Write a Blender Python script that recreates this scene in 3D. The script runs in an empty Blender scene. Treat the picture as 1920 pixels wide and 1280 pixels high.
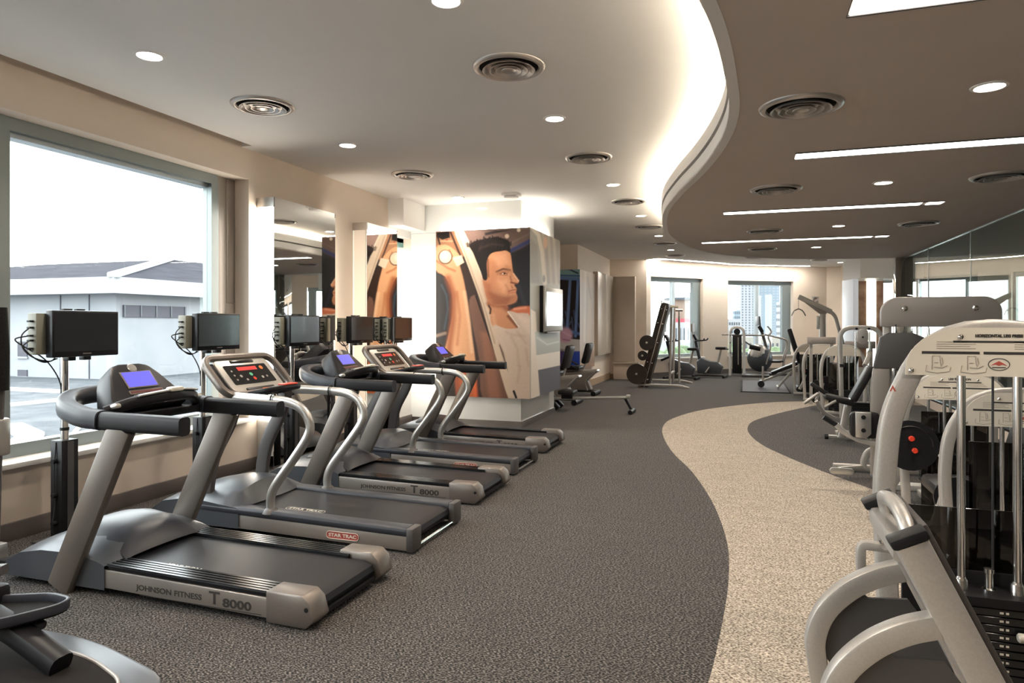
import bpy, bmesh, math, random
import numpy as np
from mathutils import Vector, Matrix, Euler

random.seed(7)
SC = bpy.context.scene
C = SC.collection
PI = math.pi

# ------------------------------------------------------------------ camera
CAM_H = 1.4
YAW = math.atan(435.0 / 1280.0)
cd = bpy.data.cameras.new('camera'); cam = bpy.data.objects.new('camera', cd); C.objects.link(cam)
cam.location = (0, 0, CAM_H); cam.rotation_euler = (PI / 2, 0, YAW)
cd.lens = 24.0; cd.sensor_width = 36.0; cd.shift_y = -32.0 / 1920.0; cd.clip_start = 0.05; cd.clip_end = 600
SC.camera = cam

# ------------------------------------------------------------------ world, exposure
w = bpy.data.worlds.new('daylight'); SC.world = w; w.use_nodes = True
bg = w.node_tree.nodes['Background']
bg.inputs[0].default_value = (0.93, 0.97, 1.0, 1); bg.inputs[1].default_value = 4.4
vs = SC.view_settings
vs.view_transform = 'Standard'; vs.look = 'None'; vs.gamma = 1.0; vs.use_curve_mapping = False
vs.exposure = 0.95
try:
    SC.cycles.use_denoising = True
    SC.cycles.max_bounces = 8; SC.cycles.diffuse_bounces = 4; SC.cycles.glossy_bounces = 4
    SC.cycles.transparent_max_bounces = 10; SC.cycles.transmission_bounces = 6
    SC.cycles.sample_clamp_indirect = 6.0
    SC.cycles.caustics_reflective = False; SC.cycles.caustics_refractive = False
except Exception:
    pass

def light(name, kind, loc, rot, energy, color, parent=None, **kw):
    l = bpy.data.lights.new(name, kind); l.energy = energy; l.color = color
    for k, v in kw.items():
        setattr(l, k, v)
    o = bpy.data.objects.new(name, l); C.objects.link(o); o.location = loc; o.rotation_euler = rot
    if parent: o.parent = parent
    return o
def portal(loc, rot, sx, sy):
    o = light('sky_portal', 'AREA', loc, rot, 1.0, (1, 1, 1), shape='RECTANGLE', size=sx, size_y=sy)
    o.data.cycles.is_portal = True
    return o
# the daylight openings, so that the renderer samples the sky through them
portal((-5.0, 0.6, 1.64), (0, -PI / 2, 0), 2.5, 9.4)

# ------------------------------------------------------------------ materials
MATS = {}
def mat(name, col=(.5, .5, .5), rough=.5, metal=0.0, emis=None, es=0.0, spec=None, coat=0.0, alpha=None):
    if name in MATS: return MATS[name]
    m = bpy.data.materials.new(name); m.use_nodes = True
    b = m.node_tree.nodes['Principled BSDF']
    b.inputs['Base Color'].default_value = (*col, 1)
    b.inputs['Roughness'].default_value = rough; b.inputs['Metallic'].default_value = metal
    if spec is not None: b.inputs['Specular IOR Level'].default_value = spec
    if coat: b.inputs['Coat Weight'].default_value = coat
    if emis is not None:
        b.inputs['Emission Color'].default_value = (*emis, 1); b.inputs['Emission Strength'].default_value = es
    MATS[name] = m
    return m
def nodes(m):
    nt = m.node_tree
    return nt, nt.nodes, nt.links, nt.nodes['Principled BSDF']
def add_noise(m, c1, c2, scale=20, detail=4, bump=0.0, bscale=None, stretch=(1, 1, 1), dist=0.01):
    nt, N, L, b = nodes(m)
    tc = N.new('ShaderNodeTexCoord'); mp = N.new('ShaderNodeMapping'); mp.inputs['Scale'].default_value = stretch
    L.new(tc.outputs['Object'], mp.inputs['Vector'])
    nz = N.new('ShaderNodeTexNoise'); nz.inputs['Scale'].default_value = scale; nz.inputs['Detail'].default_value = detail
    L.new(mp.outputs[0], nz.inputs['Vector'])
    cr = N.new('ShaderNodeValToRGB'); cr.color_ramp.elements[0].position = .35; cr.color_ramp.elements[1].position = .65
    cr.color_ramp.elements[0].color = (*c1, 1); cr.color_ramp.elements[1].color = (*c2, 1)
    L.new(nz.outputs['Fac'], cr.inputs['Fac']); L.new(cr.outputs[0], b.inputs['Base Color'])
    if bump:
        bp = N.new('ShaderNodeBump'); bp.inputs['Strength'].default_value = bump; bp.inputs['Distance'].default_value = dist
        src = nz
        if bscale:
            src = N.new('ShaderNodeTexNoise'); src.inputs['Scale'].default_value = bscale; src.inputs['Detail'].default_value = 3
            L.new(mp.outputs[0], src.inputs['Vector'])
        L.new(src.outputs['Fac'], bp.inputs['Height']); L.new(bp.outputs[0], b.inputs['Normal'])
    return m
def carpet(name, c1, c2, c3):
    m = mat(name, c2, .95, spec=.15)
    nt, N, L, b = nodes(m)
    b.inputs['Sheen Weight'].default_value = .09; b.inputs['Sheen Roughness'].default_value = .35; b.inputs['Sheen Tint'].default_value = (.94, .97, 1, 1)
    tc = N.new('ShaderNodeTexCoord')
    v1 = N.new('ShaderNodeTexNoise'); v1.inputs['Scale'].default_value = 118; v1.inputs['Detail'].default_value = 2.5
    mp = N.new('ShaderNodeMapping'); mp.inputs['Scale'].default_value = (.75, 1.45, 1); mp.inputs['Rotation'].default_value = (0, 0, -.33)
    L.new(tc.outputs['Object'], mp.inputs[0]); L.new(mp.outputs[0], v1.inputs['Vector'])
    cr = N.new('ShaderNodeValToRGB'); e = cr.color_ramp.elements
    e[0].position = .40; e[0].color = (*c1, 1); e[1].position = .62; e[1].color = (*c3, 1)
    k = e.new(.5); k.color = (*c2, 1)
    L.new(v1.outputs['Fac'], cr.inputs['Fac'])
    # broad woven variation
    v2 = N.new('ShaderNodeTexNoise'); v2.inputs['Scale'].default_value = 9; v2.inputs['Detail'].default_value = 3
    mp2 = N.new('ShaderNodeMapping'); mp2.inputs['Scale'].default_value = (.35, 2.2, 1)
    L.new(tc.outputs['Object'], mp2.inputs[0]); L.new(mp2.outputs[0], v2.inputs['Vector'])
    mx = N.new('ShaderNodeMixRGB'); mx.blend_type = 'MULTIPLY'; mx.inputs[0].default_value = .35
    cr2 = N.new('ShaderNodeValToRGB'); cr2.color_ramp.elements[0].position = .35; cr2.color_ramp.elements[0].color = (.62, .62, .62, 1)
    cr2.color_ramp.elements[1].position = .62
    L.new(v2.outputs['Fac'], cr2.inputs['Fac']); L.new(cr.outputs[0], mx.inputs[1]); L.new(cr2.outputs[0], mx.inputs[2])
    L.new(mx.outputs[0], b.inputs['Base Color'])
    bp = N.new('ShaderNodeBump'); bp.inputs['Strength'].default_value = .1; bp.inputs['Distance'].default_value = .002
    L.new(v1.outputs['Fac'], bp.inputs['Height']); L.new(bp.outputs[0], b.inputs['Normal'])
    return m
def pane(name, tint, refl_rough=.0, ior=1.5):
    """thin window glass: clear straight through, Fresnel reflection on top"""
    m = bpy.data.materials.new(name); m.use_nodes = True; nt = m.node_tree; N = nt.nodes; L = nt.links
    for n in list(N): N.remove(n)
    out = N.new('ShaderNodeOutputMaterial'); tr = N.new('ShaderNodeBsdfTransparent'); tr.inputs[0].default_value = (*tint, 1)
    gl = N.new('ShaderNodeBsdfGlossy'); gl.inputs['Roughness'].default_value = refl_rough
    fr = N.new('ShaderNodeFresnel'); fr.inputs[0].default_value = ior
    # a solid pane: entering and leaving face both reflect like glass against air
    ge = N.new('ShaderNodeNewGeometry'); mr = N.new('ShaderNodeMapRange')
    mr.inputs['To Min'].default_value = ior; mr.inputs['To Max'].default_value = 1.0 / ior
    L.new(ge.outputs['Backfacing'], mr.inputs['Value']); L.new(mr.outputs[0], fr.inputs[0])
    mx = N.new('ShaderNodeMixShader')
    L.new(fr.outputs[0], mx.inputs[0]); L.new(tr.outputs[0], mx.inputs[1]); L.new(gl.outputs[0], mx.inputs[2]); L.new(mx.outputs[0], out.inputs[0])
    MATS[name] = m
    return m
def vcol(name, rough=.35, coat=0.0):
    m = mat(name, (1, 1, 1), rough, coat=coat)
    nt, N, L, b = nodes(m)
    a = N.new('ShaderNodeVertexColor'); a.layer_name = 'print'
    L.new(a.outputs[0], b.inputs['Base Color'])
    return m

M_CARPET = carpet('dark_carpet', (.0095, .0085, .008), (.041, .0368, .0345), (.215, .195, .18))
M_BEIGE = carpet('beige_carpet', (.125, .098, .075), (.385, .325, .26), (.67, .595, .5))
M_WALL = add_noise(mat('cream_paint', (.80, .685, .575), .75), (.79, .675, .565), (.81, .695, .585), 3, 2)
M_WHITE = mat('white_paint', (.86, .835, .8), .7)
M_CEIL = add_noise(mat('ceiling_paint', (.86, .83, .79), .8), (.855, .825, .785), (.865, .835, .795), 2, 2)
M_CEIL_SHADED = add_noise(mat('ceiling_paint_shaded', (.62, .54, .48), .75), (.615, .535, .475), (.625, .545, .485), 2, 2)  # shade of the lowered ceiling put into a darker paint colour
M_SKIRT = add_noise(mat('brown_skirting', (.13, .11, .1), .45), (.12, .10, .09), (.145, .122, .11), 8, 3, stretch=(1, .1, 1))
M_WFRAME = mat('window_frame_grey', (.24, .27, .27), .4, .5)
M_WFRAME2 = mat('window_frame_pale', (.45, .5, .52), .35, .5)
M_GLASS = pane('window_glass', (.97, .99, .98))
M_PGLASS = pane('partition_glass', (.80, .86, .84))
M_GLASS_EDGE = mat('glass_edge', (.72, .78, .76), .2, coat=.5)
M_SMOKE = pane('smoked_acrylic', (.22, .21, .2))
M_MIRROR = mat('mirror', (.86, .87, .86), .015, 1.0)
M_LACQ = mat('white_glass_cladding', (.78, .79, .77), .12, coat=.6)
M_PANEL = add_noise(mat('beige_lacquer_panel', (.58, .5, .42), .3), (.57, .49, .41), (.59, .51, .43), 3, 2)
M_SILVER = add_noise(mat('silver_paint', (.52, .49, .45), .38, .55), (.50, .47, .43), (.54, .51, .47), 160, 2)
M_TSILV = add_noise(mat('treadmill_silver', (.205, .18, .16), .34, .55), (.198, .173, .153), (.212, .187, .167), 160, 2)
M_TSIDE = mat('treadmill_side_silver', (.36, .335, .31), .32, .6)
M_SILVER2 = mat('satin_aluminium', (.62, .60, .57), .3, .85)
M_CHROME = mat('chrome', (.8, .78, .76), .12, 1.0)
M_STEEL = mat('brushed_steel', (.6, .57, .54), .25, 1.0)
M_GREY = mat('mid_grey_metal', (.34, .305, .275), .42, .45)
M_DGREY = mat('dark_grey_metal', (.085, .078, .076), .42, .2)
M_BLACK = mat('black_plastic', (.011, .011, .012), .42, spec=.25)
M_GLOSSBLK = mat('gloss_black', (.009, .009, .0105), .2, spec=.4)
M_CONSOLE = mat('console_charcoal', (.012, .0115, .0135), .4, spec=.25)
M_RUBBER = add_noise(mat('black_rubber', (.014, .014, .014), .7, spec=.1), (.011, .011, .011), (.019, .019, .019), 200, 2)
M_BELT = add_noise(mat('running_belt', (.016, .016, .019), .34, spec=.18), (.013, .013, .016), (.02, .02, .023), 300, 2, .12, 420)
M_PAD = add_noise(mat('black_vinyl_pad', (.014, .013, .013), .36, spec=.3), (.012, .011, .011), (.017, .016, .016), 90, 3, .15)
M_HOOD = mat('blue_grey_hood', (.085, .093, .106), .33, .3)
M_SLATE = mat('slate_plastic', (.035, .038, .047), .36, spec=.32)
M_TVBLK = mat('tv_bezel', (.01, .01, .012), .3, spec=.3)
M_SCREEN = mat('dark_screen', (.02, .021, .025), .16, coat=.2)
M_BLUESCR = mat('blue_lcd', (.02, .02, .2), .3, emis=(.10, .09, .75), es=.9)
M_REDSCR = mat('red_led', (.2, .01, .01), .3, emis=(.75, .05, .04), es=.55)
M_RED = mat('red_knob', (.72, .05, .02), .35)
M_REDPRINT = mat('red_print', (.42, .08, .06), .5)
M_ORANGE = mat('orange_button', (.75, .2, .04), .4)
M_GREEN = mat('green_button', (.1, .45, .25), .4)
M_PRINT = mat('black_print', (.03, .026, .024), .6)
M_FAINT = mat('faint_print', (.34, .29, .23), .6)
M_PLACARD = mat('cream_placard', (.66, .60, .50), .35)
M_IVORY = mat('ivory_knob', (.75, .70, .60), .35)
M_MEDIA = mat('khaki_media_box', (.22, .215, .17), .5)
M_CABLE = mat('black_cable', (.02, .02, .022), .5)
M_LAMP = mat('lamp_diffuser', (1, 1, 1), .5, emis=(1, .9, .76), es=14.0)
M_SLOT = mat('slot_diffuser', (1, 1, 1), .5, emis=(1, .95, .87), es=6.5)
M_COVE = mat('cove_tube', (1, 1, 1), .5, emis=(1, .88, .70), es=40.0)
M_EDGEL = mat('edge_light', (1, 1, 1), .5, emis=(1, .93, .82), es=7.0)
M_STRIP = mat('strip_light', (1, 1, 1), .5, emis=(1, .95, .86), es=34.0)
M_VENT = mat('vent_aluminium', (.55, .51, .47), .35, .6)
M_VOID = mat('vent_shadow_lining', (.018, .016, .015), .9, spec=.08)

# ------------------------------------------------------------------ geometry helpers
def fillet(pts, r, n=5):
    P = [Vector(p) for p in pts]; out = [P[0]]
    for i in range(1, len(P) - 1):
        a, b, c = P[i - 1], P[i], P[i + 1]
        rr = r[i] if isinstance(r, (list, tuple)) else r
        d1 = min(rr, (a - b).length * .49); d2 = min(rr, (c - b).length * .49)
        if rr <= 0: out.append(b); continue
        s = b + (a - b).normalized() * d1; e = b + (c - b).normalized() * d2
        for k in range(n + 1):
            t = k / n
            out.append(s * (1 - t) ** 2 + b * 2 * t * (1 - t) + e * t * t)
    out.append(P[-1]); return out
def spline(pts, n=6):
    """Catmull-Rom through points"""
    P = [Vector(p) for p in pts]; Q = [2 * P[0] - P[1]] + P + [2 * P[-1] - P[-2]]; out = []
    for i in range(1, len(Q) - 2):
        p0, p1, p2, p3 = Q[i - 1], Q[i], Q[i + 1], Q[i + 2]
        for k in range(n):
            t = k / n
            out.append(.5 * ((2 * p1) + (-p0 + p2) * t + (2 * p0 - 5 * p1 + 4 * p2 - p3) * t * t + (-p0 + 3 * p1 - 3 * p2 + p3) * t ** 3))
    out.append(P[-1]); return out
def circ(r, n): return [(r * math.cos(2 * PI * k / n), r * math.sin(2 * PI * k / n)) for k in range(n)]
def rrect(w_, h_, r=None, n=2):
    r = min(w_, h_) * .2 if r is None else r
    out = []
    for cx, cy, a0 in ((w_ / 2 - r, h_ / 2 - r, 0), (-w_ / 2 + r, h_ / 2 - r, PI / 2), (-w_ / 2 + r, -h_ / 2 + r, PI), (w_ / 2 - r, -h_ / 2 + r, 1.5 * PI)):
        for k in range(n + 1):
            a = a0 + PI / 2 * k / n; out.append((cx + r * math.cos(a), cy + r * math.sin(a)))
    return out

class G:
    def __init__(s): s.v = []; s.f = []; s.m = Matrix.Identity(4)
    def at(s, loc=(0, 0, 0), rot=(0, 0, 0)):
        s.m = Matrix.Translation(loc) @ Euler(rot).to_matrix().to_4x4(); return s
    def add(s, vs_, fs):
        o = len(s.v); s.v += [tuple(s.m @ Vector(p)) for p in vs_]; s.f += [tuple(o + i for i in f) for f in fs]; return s
    def box(s, x0, x1, y0, y1, z0, z1, bev=0.0, seg=2):
        vs_ = [(x, y, z) for x in (x0, x1) for y in (y0, y1) for z in (z0, z1)]
        fs = [(0, 1, 3, 2), (4, 6, 7, 5), (0, 4, 5, 1), (2, 3, 7, 6), (0, 2, 6, 4), (1, 5, 7, 3)]
        if bev <= 0: return s.add(vs_, fs)
        bm = bmesh.new(); V = [bm.verts.new(p) for p in vs_]
        for f in fs: bm.faces.new([V[i] for i in f])
        bmesh.ops.bevel(bm, geom=bm.edges[:], offset=bev, segments=seg, profile=.5, affect='EDGES')
        bm.verts.index_update()
        s.add([tuple(v.co) for v in bm.verts], [[v.index for v in f.verts] for f in bm.faces]); bm.free(); return s
    def cbox(s, c, d, bev=0.0, rot=None, seg=2):
        old = s.m
        s.m = s.m @ Matrix.Translation(c) @ (Euler(rot).to_matrix().to_4x4() if rot else Matrix.Identity(4))
        s.box(-d[0] / 2, d[0] / 2, -d[1] / 2, d[1] / 2, -d[2] / 2, d[2] / 2, bev, seg); s.m = old; return s
    def prism(s, poly, plane, d0, d1, bev=0.0):
        """poly (a,b) extruded along the remaining axis. plane 'xz','xy','yz'"""
        def P(a, b, d): return {'xz': (a, d, b), 'xy': (a, b, d), 'yz': (d, a, b)}[plane]
        n = len(poly)
        vs_ = [P(a, b, d0) for a, b in poly] + [P(a, b, d1) for a, b in poly]
        fs = [tuple(range(n)), tuple(range(2 * n - 1, n - 1, -1))] + [(i, n + i, n + (i + 1) % n, (i + 1) % n) for i in range(n)]
        bm = bmesh.new(); V = [bm.verts.new(p) for p in vs_]
        for f in fs: bm.faces.new([V[i] for i in f])
        bmesh.ops.recalc_face_normals(bm, faces=bm.faces[:])
        if bev > 0:
            e = [e for e in bm.edges if len(e.link_faces) == 2 and e.calc_face_angle(0) > .6]
            bmesh.ops.bevel(bm, geom=e, offset=bev, segments=2, profile=.5, affect='EDGES')
        bm.verts.index_update()
        s.add([tuple(v.co) for v in bm.verts], [[v.index for v in f.verts] for f in bm.faces]); bm.free(); return s
    def sweep(s, path, prof, lat=None, closed=False, cap=True, scale=None):
        P = [Vector(p) for p in path]; n = len(P); k = len(prof); vs_ = []; prev = None
        for i, p in enumerate(P):
            if closed: t = (P[(i + 1) % n] - P[i - 1])
            else: t = (P[min(i + 1, n - 1)] - P[max(i - 1, 0)])
            t.normalize()
            if lat is not None: a = Vector(lat)
            elif prev is not None: a = prev
            else: a = Vector((0, 0, 1)) if abs(t.z) < .9 else Vector((1, 0, 0))
            a = a - t * a.dot(t)
            if a.length < 1e-6: a = t.orthogonal()
            a.normalize(); prev = a; b = t.cross(a)
            sc = scale[i] if scale else 1.0
            vs_ += [tuple(p + a * (u * sc) + b * (v_ * sc)) for u, v_ in prof]
        fs = []
        for i in range(n if closed else n - 1):
            j = (i + 1) % n
            for q in range(k): fs.append((i * k + q, i * k + (q + 1) % k, j * k + (q + 1) % k, j * k + q))
        if cap and not closed: fs += [tuple(range(k - 1, -1, -1)), tuple((n - 1) * k + q for q in range(k))]
        return s.add(vs_, fs)
    def tube(s, path, r, seg=10, closed=False): return s.sweep(path, circ(r, seg), closed=closed)
    def bar(s, path, w_, h_, lat=(0, 1, 0), r=None): return s.sweep(path, rrect(w_, h_, r), lat=lat)
    def lathe(s, prof, c=(0, 0, 0), rot=(0, 0, 0), seg=24):
        """prof [(r,h)] about local Z"""
        old = s.m; s.m = s.m @ Matrix.Translation(c) @ Euler(rot).to_matrix().to_4x4()
        n = len(prof); vs_ = []; fs = []
        for k in range(seg):
            a = 2 * PI * k / seg
            vs_ += [(r * math.cos(a), r * math.sin(a), h) for r, h in prof]
        for k in range(seg):
            j = (k + 1) % seg
            for i in range(n - 1): fs.append((k * n + i, j * n + i, j * n + i + 1, k * n + i + 1))
        if prof[0][0] > 1e-6: fs.append(tuple(k * n for k in range(seg - 1, -1, -1)))
        if prof[-1][0] > 1e-6: fs.append(tuple(k * n + n - 1 for k in range(seg)))
        s.add(vs_, fs); s.m = old; return s
    def cyl(s, c, r, h, rot=(0, 0, 0), seg=20, bev=.0):
        p = [(r, -h / 2), (r, h / 2)] if bev <= 0 else [(r - bev, -h / 2), (r, -h / 2 + bev), (r, h / 2 - bev), (r - bev, h / 2)]
        return s.lathe(p, c, rot, seg)
    def ball(s, c, r, sc=(1, 1, 1), seg=14):
        n = max(6, seg // 2); prof = [(r * math.sin(PI * i / n), -r * math.cos(PI * i / n)) for i in range(n + 1)]
        old = s.m; s.m = s.m @ Matrix.Translation(c) @ Matrix.Diagonal((*sc, 1)); s.lathe(prof, seg=seg); s.m = old; return s
    def grid(s, rows, flip=False):
        """rows: list of lists of points"""
        n = len(rows[0]); vs_ = [p for r in rows for p in r]; fs = []
        for i in range(len(rows) - 1):
            for k in range(n - 1):
                q = (i * n + k, i * n + k + 1, (i + 1) * n + k + 1, (i + 1) * n + k); fs.append(q[::-1] if flip else q)
        return s.add(vs_, fs)
    def obj(s, name, m, parent=None, smooth=True, loc=None, recalc=True):
        me = bpy.data.meshes.new(name); me.from_pydata(s.v, [], s.f); me.validate()
        if recalc:
            bm = bmesh.new(); bm.from_mesh(me); bmesh.ops.remove_doubles(bm, verts=bm.verts[:], dist=1e-6)
            bmesh.ops.recalc_face_normals(bm, faces=bm.faces[:]); bm.to_mesh(me); bm.free()
        if smooth:
            me.polygons.foreach_set('use_smooth', [True] * len(me.polygons)); me.set_sharp_from_angle(angle=math.radians(38))
        me.materials.append(m)
        o = bpy.data.objects.new(name, me); C.objects.link(o)
        if parent: o.parent = parent
        if loc: o.location = loc
        return o

def tag(o, label=None, cat=None, group=None, kind=None):
    if label: o['label'] = label
    if cat: o['category'] = cat
    if group: o['group'] = group
    if kind: o['kind'] = kind
    return o
def thing(name, label, cat, loc=(0, 0, 0), rz=0.0, group=None, kind=None):
    o = bpy.data.objects.new(name, None); C.objects.link(o); o.empty_display_size = .1
    o.location = loc; o.rotation_euler = (0, 0, rz); return tag(o, label, cat, group, kind)
def copy_tree(o, parent=None):
    c = o.copy(); C.objects.link(c); c.parent = parent
    for ch in list(o.children): copy_tree(ch, c)
    return c
def dup(root, label, loc, rz=None):
    c = copy_tree(root); c.location = loc; c['label'] = label
    if rz is not None: c.rotation_euler = (0, 0, rz)
    return c
def text(name, body, m, parent, loc, rot, size, sx=1.0, align='CENTER', bold=0.0, shear=0.0, depth=.0008):
    cu = bpy.data.curves.new(name, 'FONT'); cu.body = body; cu.size = size; cu.align_x = align; cu.align_y = 'CENTER'
    cu.extrude = depth; cu.offset = bold; cu.shear = shear; cu.resolution_u = 3
    t = bpy.data.objects.new(name, cu); C.objects.link(t)
    bpy.context.view_layer.update()
    me = bpy.data.meshes.new_from_object(t.evaluated_get(bpy.context.evaluated_depsgraph_get()))
    bpy.data.objects.remove(t); me.name = name
    me.materials.clear(); me.materials.append(m)
    o = bpy.data.objects.new(name, me); C.objects.link(o); o.parent = parent
    o.location = loc; o.rotation_euler = rot; o.scale = (sx, 1, 1)
    return o
def struct(g, name, m, label, cat, parent=None, smooth=False):
    o = g.obj(name, m, parent, smooth)
    if parent is None: tag(o, label, cat, kind='structure')
    return o
# ================================================================== THE SETTING
ZU, ZL, XW = 3.08, 2.70, -4.5
COVE = spline([(-.8, -4.2, 0), (-.92, -1.5, 0), (-.75, .3, 0), (-.45, 1.7, 0), (-.17, 2.83, 0), (-.09, 3.9, 0), (-.1, 4.6, 0), (-.2, 5.3, 0), (-.38, 6.08, 0),
               (-.64, 7.0, 0), (-.87, 8.0, 0), (-1.02, 9.2, 0), (-1.07, 10.4, 0), (-.9, 11.95, 0), (-.43, 13.3, 0), (.6, 14.45, 0), (2.05, 14.98, 0), (4.2, 15.2, 0), (9.5, 15.2, 0)], 8)
g = G().box(-5.2, 9.6, -4.2, 23.2, -.2, 0)
floor_o = struct(g, 'floor', M_CARPET, 'dark grey speckled carpet floor of the gym', 'floor')
PL = [(-.55, -4.2), (-.6, -2), (-.5, 0), (-.3, 1.5), (-.15, 2.6), (-.1, 3.27), (-.08, 3.98), (-.11, 4.67), (-.24, 5.62), (-.47, 6.7), (-.73, 7.6), (-.94, 8.6), (-1.05, 9.5), (-1.01, 10.35), (-.7, 11.45), (-.13, 12.41), (.41, 13.05), (.94, 13.42), (2.0, 13.8), (2.96, 14.0)]
PR = [(1.5, -4.2), (1.5, -2), (1.55, 0), (1.75, 1.5), (1.95, 2.8), (2.0, 3.6), (1.85, 4.5), (1.5, 5.5), (1.01, 6.51), (.76, 7.0), (.45, 7.72), (.2, 8.45), (.07, 9.2), (.05, 9.87), (.15, 10.56), (.5, 11.5), (.95, 12.45), (1.28, 12.95), (2.0, 13.3), (2.96, 13.45)]
L1 = [(p.x, p.y) for p in spline([(x, y, 0) for x, y in PL], 5)]; R1 = [(p.x, p.y) for p in spline([(x, y, 0) for x, y in PR], 5)]
n = min(len(L1), len(R1)); g = G()
g.add([(x, y, .0015) for x, y in L1[:n]] + [(x, y, .0015) for x, y in R1[:n]], [(i, n + i, n + i + 1, i + 1) for i in range(n - 1)])
o = g.obj('carpet_path', M_BEIGE, floor_o, False); tag(o, 'winding beige carpet path set into the dark carpet')

# ceilings
g = G().box(-4.38, 9.6, -4.2, 5.29, ZU, ZU + .3).box(-5.0, 9.6, 5.29, 23.2, ZU, ZU + .3).box(-5.0, -4.38, -4.2, 5.29, ZU + .22, ZU + .3)
struct(g, 'ceiling', M_CEIL, 'high white ceiling over the treadmills with a dark recess along the window', 'ceiling')
poly = [(p.x, p.y) for p in COVE] + [(9.5, -4.2)]
low = thing('ceiling_lowered', 'lowered ceiling, shade tinted into its colour, with a wavy lit edge over the machines', 'ceiling', kind='structure')
G().prism(poly, 'xy', ZL, ZL + .015).obj('soffit', M_CEIL_SHADED, low, False)
def offset(path, d):
    out = []
    for i, p in enumerate(path):
        t = path[min(i + 1, len(path) - 1)] - path[max(i - 1, 0)]; t.normalize()
        out.append(Vector((p.x + t.y * d, p.y - t.x * d, p.z)))
    return out
def ribbon(path, d0, d1, z0, z1):
    a = offset(path, d0); b = offset(path, d1); g = G(); k = len(a)
    vs_ = [(p.x, p.y, z0) for p in a] + [(p.x, p.y, z1) for p in a] + [(p.x, p.y, z0) for p in b] + [(p.x, p.y, z1) for p in b]
    fs = []
    for i in range(k - 1):
        fs += [(i, i + 1, k + i + 1, k + i), (2 * k + i, 3 * k + i, 3 * k + i + 1, 2 * k + i + 1), (k + i, k + i + 1, 3 * k + i + 1, 3 * k + i), (i, 2 * k + i, 2 * k + i + 1, i + 1)]
    return g.add(vs_, fs)
ribbon(COVE, 0, .06, ZL - .002, ZL + .12).obj('fascia_band', M_WHITE, low)
ribbon(COVE, .05, .09, ZL + .12, ZL + .145).obj('fascia_groove', M_GREY, low)
ribbon(COVE, -.01, .05, ZL + .145, ZL + .262).obj('cove_lip', M_WHITE, low)
ribbon(COVE, .05, .5, ZL + .14, ZL + .15).obj('cove_tray', M_WHITE, low)
ribbon(COVE, .09, .12, ZL + .235, ZL + .268).obj('cove_light', M_COVE, low)
ribbon(COVE, .5, .53, ZL + .01, ZU).obj('cove_back', M_WHITE, low)

# left wall with the big window
wl = thing('wall_left', 'cream plaster wall along the treadmills with a long window opening', 'wall', kind='structure')
G().box(XW - .25, XW, -4.2, 5.39, 0, .49).obj('wall_below_window', M_WALL, wl, False)
G().box(XW - .25, XW, -4.2, 5.39, 2.79, ZU + .22).obj('wall_above_window', M_WALL, wl, False)
G().box(XW - .25, XW, 5.39, 8.1, 0, ZU).obj('wall_pier', M_WALL, wl, False)
G().box(XW - .25, XW, 8.1, 8.76, 2.62, ZU).box(XW - .25, XW, 8.1, 8.76, 0, .5).obj('wall_side_window_surround', M_WHITE, wl, False)
G().box(XW - .02, XW + .22, 8.12, 8.76, 2.72, ZU).obj('bulkhead', M_WHITE, wl, False)
G().box(XW - .25, XW, 8.76, 14.4, 0, ZU).obj('wall_alcove', M_WALL, wl, False)
G().box(XW - .16, XW + .05, -4.2, 5.39, .47, .505, .006).obj('window_sill', M_WHITE, wl)
bb = thing('baseboard_left', 'brown skirting board under the long window', 'baseboard', kind='structure')
for i, (a, b) in enumerate([(-4.2, -1.2), (-1.2, 1.8), (1.8, 4.75), (4.75, 5.6), (5.6, 7.1), (7.1, 8.76)]):
    G().box(XW, XW + .022, a + .002, b - .002, 0, .118, .003).obj('skirting_board', M_SKIRT, bb)
def window(name, label, y0, y1, x, z0, z1, mull, fw=.07, fd=.09, m=M_WFRAME, right_panel=0.0):
    """window in a wall facing +X"""
    t = thing(name, label, 'window', kind='structure')
    G().box(x - fd, x, y0, y1, z1 - fw, z1).obj('frame_head', m, t)
    G().box(x - fd, x, y0, y1, z0, z0 + fw).obj('frame_sill', m, t)
    for y in mull: G().box(x - fd, x, y - fw / 2, y + fw / 2, z0 + fw, z1 - fw).obj('mullion', m, t)
    ys = [y0] + list(mull) + [y1]
    for a, b in zip(ys[:-1], ys[1:]):
        G().box(x - fd * .55, x - fd * .55 + .006, a + fw / 2, b - fw / 2, z0 + fw, z1 - fw).obj('pane', M_GLASS, t, False)
        G().box(x - fd - .05, x - .045, a + .02, b - .02, z1 - fw - .035, z1 - fw).obj('pale_bead', M_WFRAME2, t)
    return t
wn = window('window_1', 'long grey framed window beside the treadmills looking onto a white house', -4.2, 5.15, -4.65, .505, 2.79, [-2.4, .4, 3.2, 5.115], fw=.09, fd=.1)
G().box(-4.75, -4.66, 5.15, 5.27, .505, 2.79, .004).obj('jamb_panel', M_GREY, wn)
G().box(-4.75, -4.66, 5.274, 5.39, .505, 1.6, .004).obj('jamb_panel', M_GREY, wn)
G().box(-4.75, -4.66, 5.274, 5.39, 1.604, 2.79, .004).obj('jamb_panel', M_GREY, wn)
window('window_2', 'narrow bright window between the wall mirror and the mural pillar', 8.1, 8.76, -4.62, .5, 2.62, [], fw=.06)
G().box(-4.7, -4.62, 8.1, 8.76, 2.5, 2.62).obj('teal_head', mat('teal_head_paint', (.16, .33, .31), .4), bpy.data.objects['window_2'])

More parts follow.
